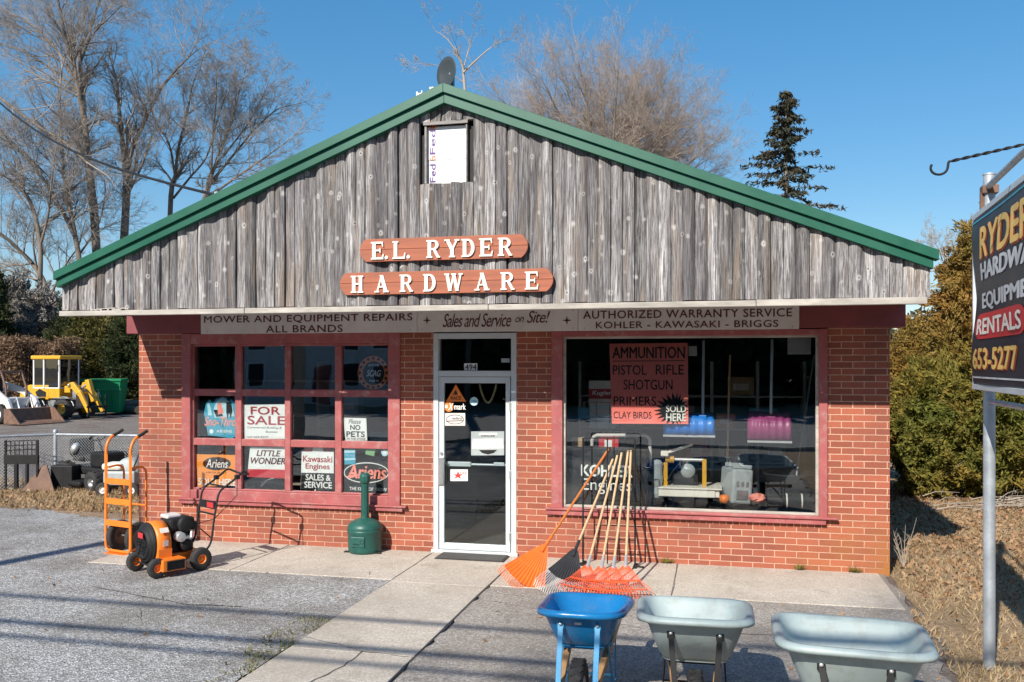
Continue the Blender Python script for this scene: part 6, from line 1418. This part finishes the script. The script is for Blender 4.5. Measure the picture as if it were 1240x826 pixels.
C = area(42000, 1.66, 5.2, -4.6, 6.5); C = C[C[:,0] > np.where(C[:,1] > -1.4, 1.83, 1.62)+NR.normal(size=len(C))*.05]; C = C[NR.uniform(size=len(C)) < .35+.65*patchy(C)]
stuff(blades('dry_grass', C, .055, M['straw']), 'short dry straw coloured grass right of the store', 'grass')
C = area(26000, -14, -7.5, 1.6, 4.6); C = C[NR.uniform(size=len(C)) < .3+.7*patchy(C)]
stuff(blades('dry_weeds', C, .10, M['straw']), 'dry weeds and straw along the chain link fence', 'weeds')
C = np.concatenate([area(5200, 1.9, 6.5, 1.6, 7), area(1300, 1.9, 4.5, -1, 2), area(200, 1.7, 4.5, -4.2, -1)]); C[:,2] = NR.uniform(.01,.05,len(C))
stuff(cards('fallen_leaves', C, .055, M['leaves'], None, 1.3), 'brown fallen leaves under the arborvitae', 'leaves')
C = area(2600, -14, -7.5, 1.5, 4.4); C[:,2] = NR.uniform(.01,.09,len(C))
stuff(cards('leaf_litter', C, .05, M['leaves'], None, 1.3), 'brown fallen leaves along the chain link fence', 'leaves')
C = area(60, -9, -3.4, -5, -1); C = np.concatenate([C, area(25,-2,1.6,-4,-1.5)]); C[:,2] = .016
stuff(cards('scattered_leaves', C, .035, M['leaves'], None, 1.3), 'few dry leaves scattered on the parking lot', 'leaves')
# loose stones on the parking lot
C = np.concatenate([area(9000, -9.5, -3.32, -5.2, 1.2), area(2500,-2.25,1.6,-4.6,-1.45)]); C = C[(C[:,0] > -3.32) | (C[:,0] < -3.32)]; C = C[~((C[:,1] > -1.42) & (C[:,0] > -7.0) & (C[:,0] < 1.7))]
n = len(C); s = .0035+.007*NR.uniform(size=(n,1))**3; o6 = np.array([[1,0,0],[0,1,0],[-1,0,0],[0,-1,0],[0,0,.7],[0,0,-.4]])
V = (C[:,None,:]+(o6[None]*s[:,None,:])*NR.uniform(.6,1.3,(n,6,1))+np.array([0,0,.006])).reshape(-1,3); fb_ = np.array([[0,1,4],[1,2,4],[2,3,4],[3,0,4]]); F = (np.arange(n)[:,None,None]*6+fb_[None]).reshape(-1,3)
stuff(npmesh('loose_gravel', V, F, mat('pale stones', (.42,.41,.40), .9, var=.35, scale=30)), 'loose pale stones scattered on the asphalt', 'gravel')
# green tufts at the path edge and the foot of the wall
C = np.concatenate([area(700, -3.62, -3.30, -4.0, -2.9), area(200,-3.5,-3.3,-4.8,-4.0)]); C = C[NR.uniform(size=len(C)) < patchy(C*4)]
stuff(blades('path_weeds', C, .045, leafmat('sparse green grass', (.16,.17,.05), (.28,.24,.11), (.1,.11,.03), 3)), 'sparse greenish weeds at the edge of the concrete path', 'weeds')
for (px, py) in ((972,698),(1040,699),(805,690)):
    q = G(px,py,.03); tf = thing('weed_tuft', {972:'small green weed tuft at the foot of the right brick wall',1040:'small green weed tuft near the right brick corner',805:'small weed tuft at the wall behind the rakes'}[px], 'weed', (q.x,-.02,.03))
    C = NR.normal(size=(60,3))*np.array([.03,.012,0])+np.array([q.x,-.03,.03]); C[:,1] = np.minimum(C[:,1],-.008); o = blades('leaf_blades', C-np.array([q.x,-.02,.03]), .05, M['arbgreen']); o.parent = tf
# brush pile under the shrubs and a dry stalk at the corner
for i in range(26):
    q = PD(R.uniform(1105,1235), R.uniform(582,612), R.uniform(13.6,15.0)); a = rad(R.uniform(-60,60)); L = R.uniform(.5,1.4); q.z = R.uniform(.02,.14)
    tg = thing('fallen_twig', 'pale fallen twig lying in the brush under the arborvitae', 'twig', q, 0, 'fallen twigs under the arborvitae'); d = Vector((math.cos(a),math.sin(a)*.6,R.uniform(-.02,.12))); m = MB(); 
    m.tube([(0,0,0), d*L*.35+Vector((0,0,.05)), d*L*.7+Vector((0,.04,.02)), d*L], [.010,.008,.006,.003], 5); m.tube([d*L*.5, d*L*.5+Vector((.1,.22,.10))], [.005,.002], 4); m.build('stem', M['paletw'], tg)
q = G(1086,690); dw = thing('dry_weed', 'dry branching weed stalk at the right brick corner', 'weed', (q.x+.08,q.y+.05,0)); m = MB()
for k in range(9):
    a = R.uniform(0,6.28); h = R.uniform(.25,.55); t = Vector((math.cos(a)*.14,math.sin(a)*.1,h)); m.tube([(0,0,0), t*.5+Vector((0,0,.03)), t], [.005,.004,.002], 5)
    for j in range(3): s = t*R.uniform(.5,1); m.tube([s, s+Vector((R.uniform(-.07,.07),R.uniform(-.05,.05),R.uniform(.03,.10)))], [.003,.0015], 4)
m.build('stalks', M['paletw'], dw)

# ================================================================== POLES AND WIRES
pp = thing('utility_pole', 'wooden utility pole carrying the street wires, left of the view', 'utility pole', (-10.9,-11.6,0))
m = MB(); m.tube([(0,0,-.3),(.02,0,4),(.04,0,9.3)], [.16,.14,.12], 14); m.build('pole_shaft', M['woodgrey'], pp)
m = MB(); m.box((-.06,-.9,8.7), (.06,.9,8.82)); m.build('crossarm', M['woodgrey'], pp)
m = MB()
for y in (-.8,-.3,.3,.8): m.lathe([(.03,0),(.045,.03),(.03,.06),(.04,.09),(.001,.12)], (0,y,8.82), n=10)
m.build('insulators', M['greyplastic'], pp)
pe = dup(pp, (24,-11.6,0), 0, 'wooden utility pole carrying the street wires, right of the view')
for z, y, r, nm in ((6.55,-11.75,.032,'highest'),(6.02,-11.78,.036,'middle'),(5.78,-11.80,.026,'lowest')):
    wv = thing('power_line', {'highest':'highest of the three street cables behind the camera','middle':'thick middle one of the three street cables behind the camera','lowest':'lowest thin one of the three street cables behind the camera'}[nm], 'cable', (-10.9,y,0))
    pts = []
    for i in range(41): t = i/40; pts.append((-40+80*t, y, z-.0+.0*t+.35*((2*t-1)**2)-.05))
    m = MB(); m.tube(pts, r, 8); m.build('cable', M['black'], wv, True)
sv = thing('service_cable', 'dark service cable sagging from the upper left to the roof edge', 'cable', W(262,236,YG+.3)); m = MB()
a, b = PD(-60,64,20), W(264,237,YG+.35); pts = [a.lerp(b,i/24)-Vector((0,0,.55*math.sin(math.pi*i/24))) for i in range(25)]; m.tube(pts, .017, 8); m.build('cable', M['black'], sv, True)
m = MB(); m.cbox(b, (.06,.06,.08)); m.build('anchor', M['galv'], sv, True)
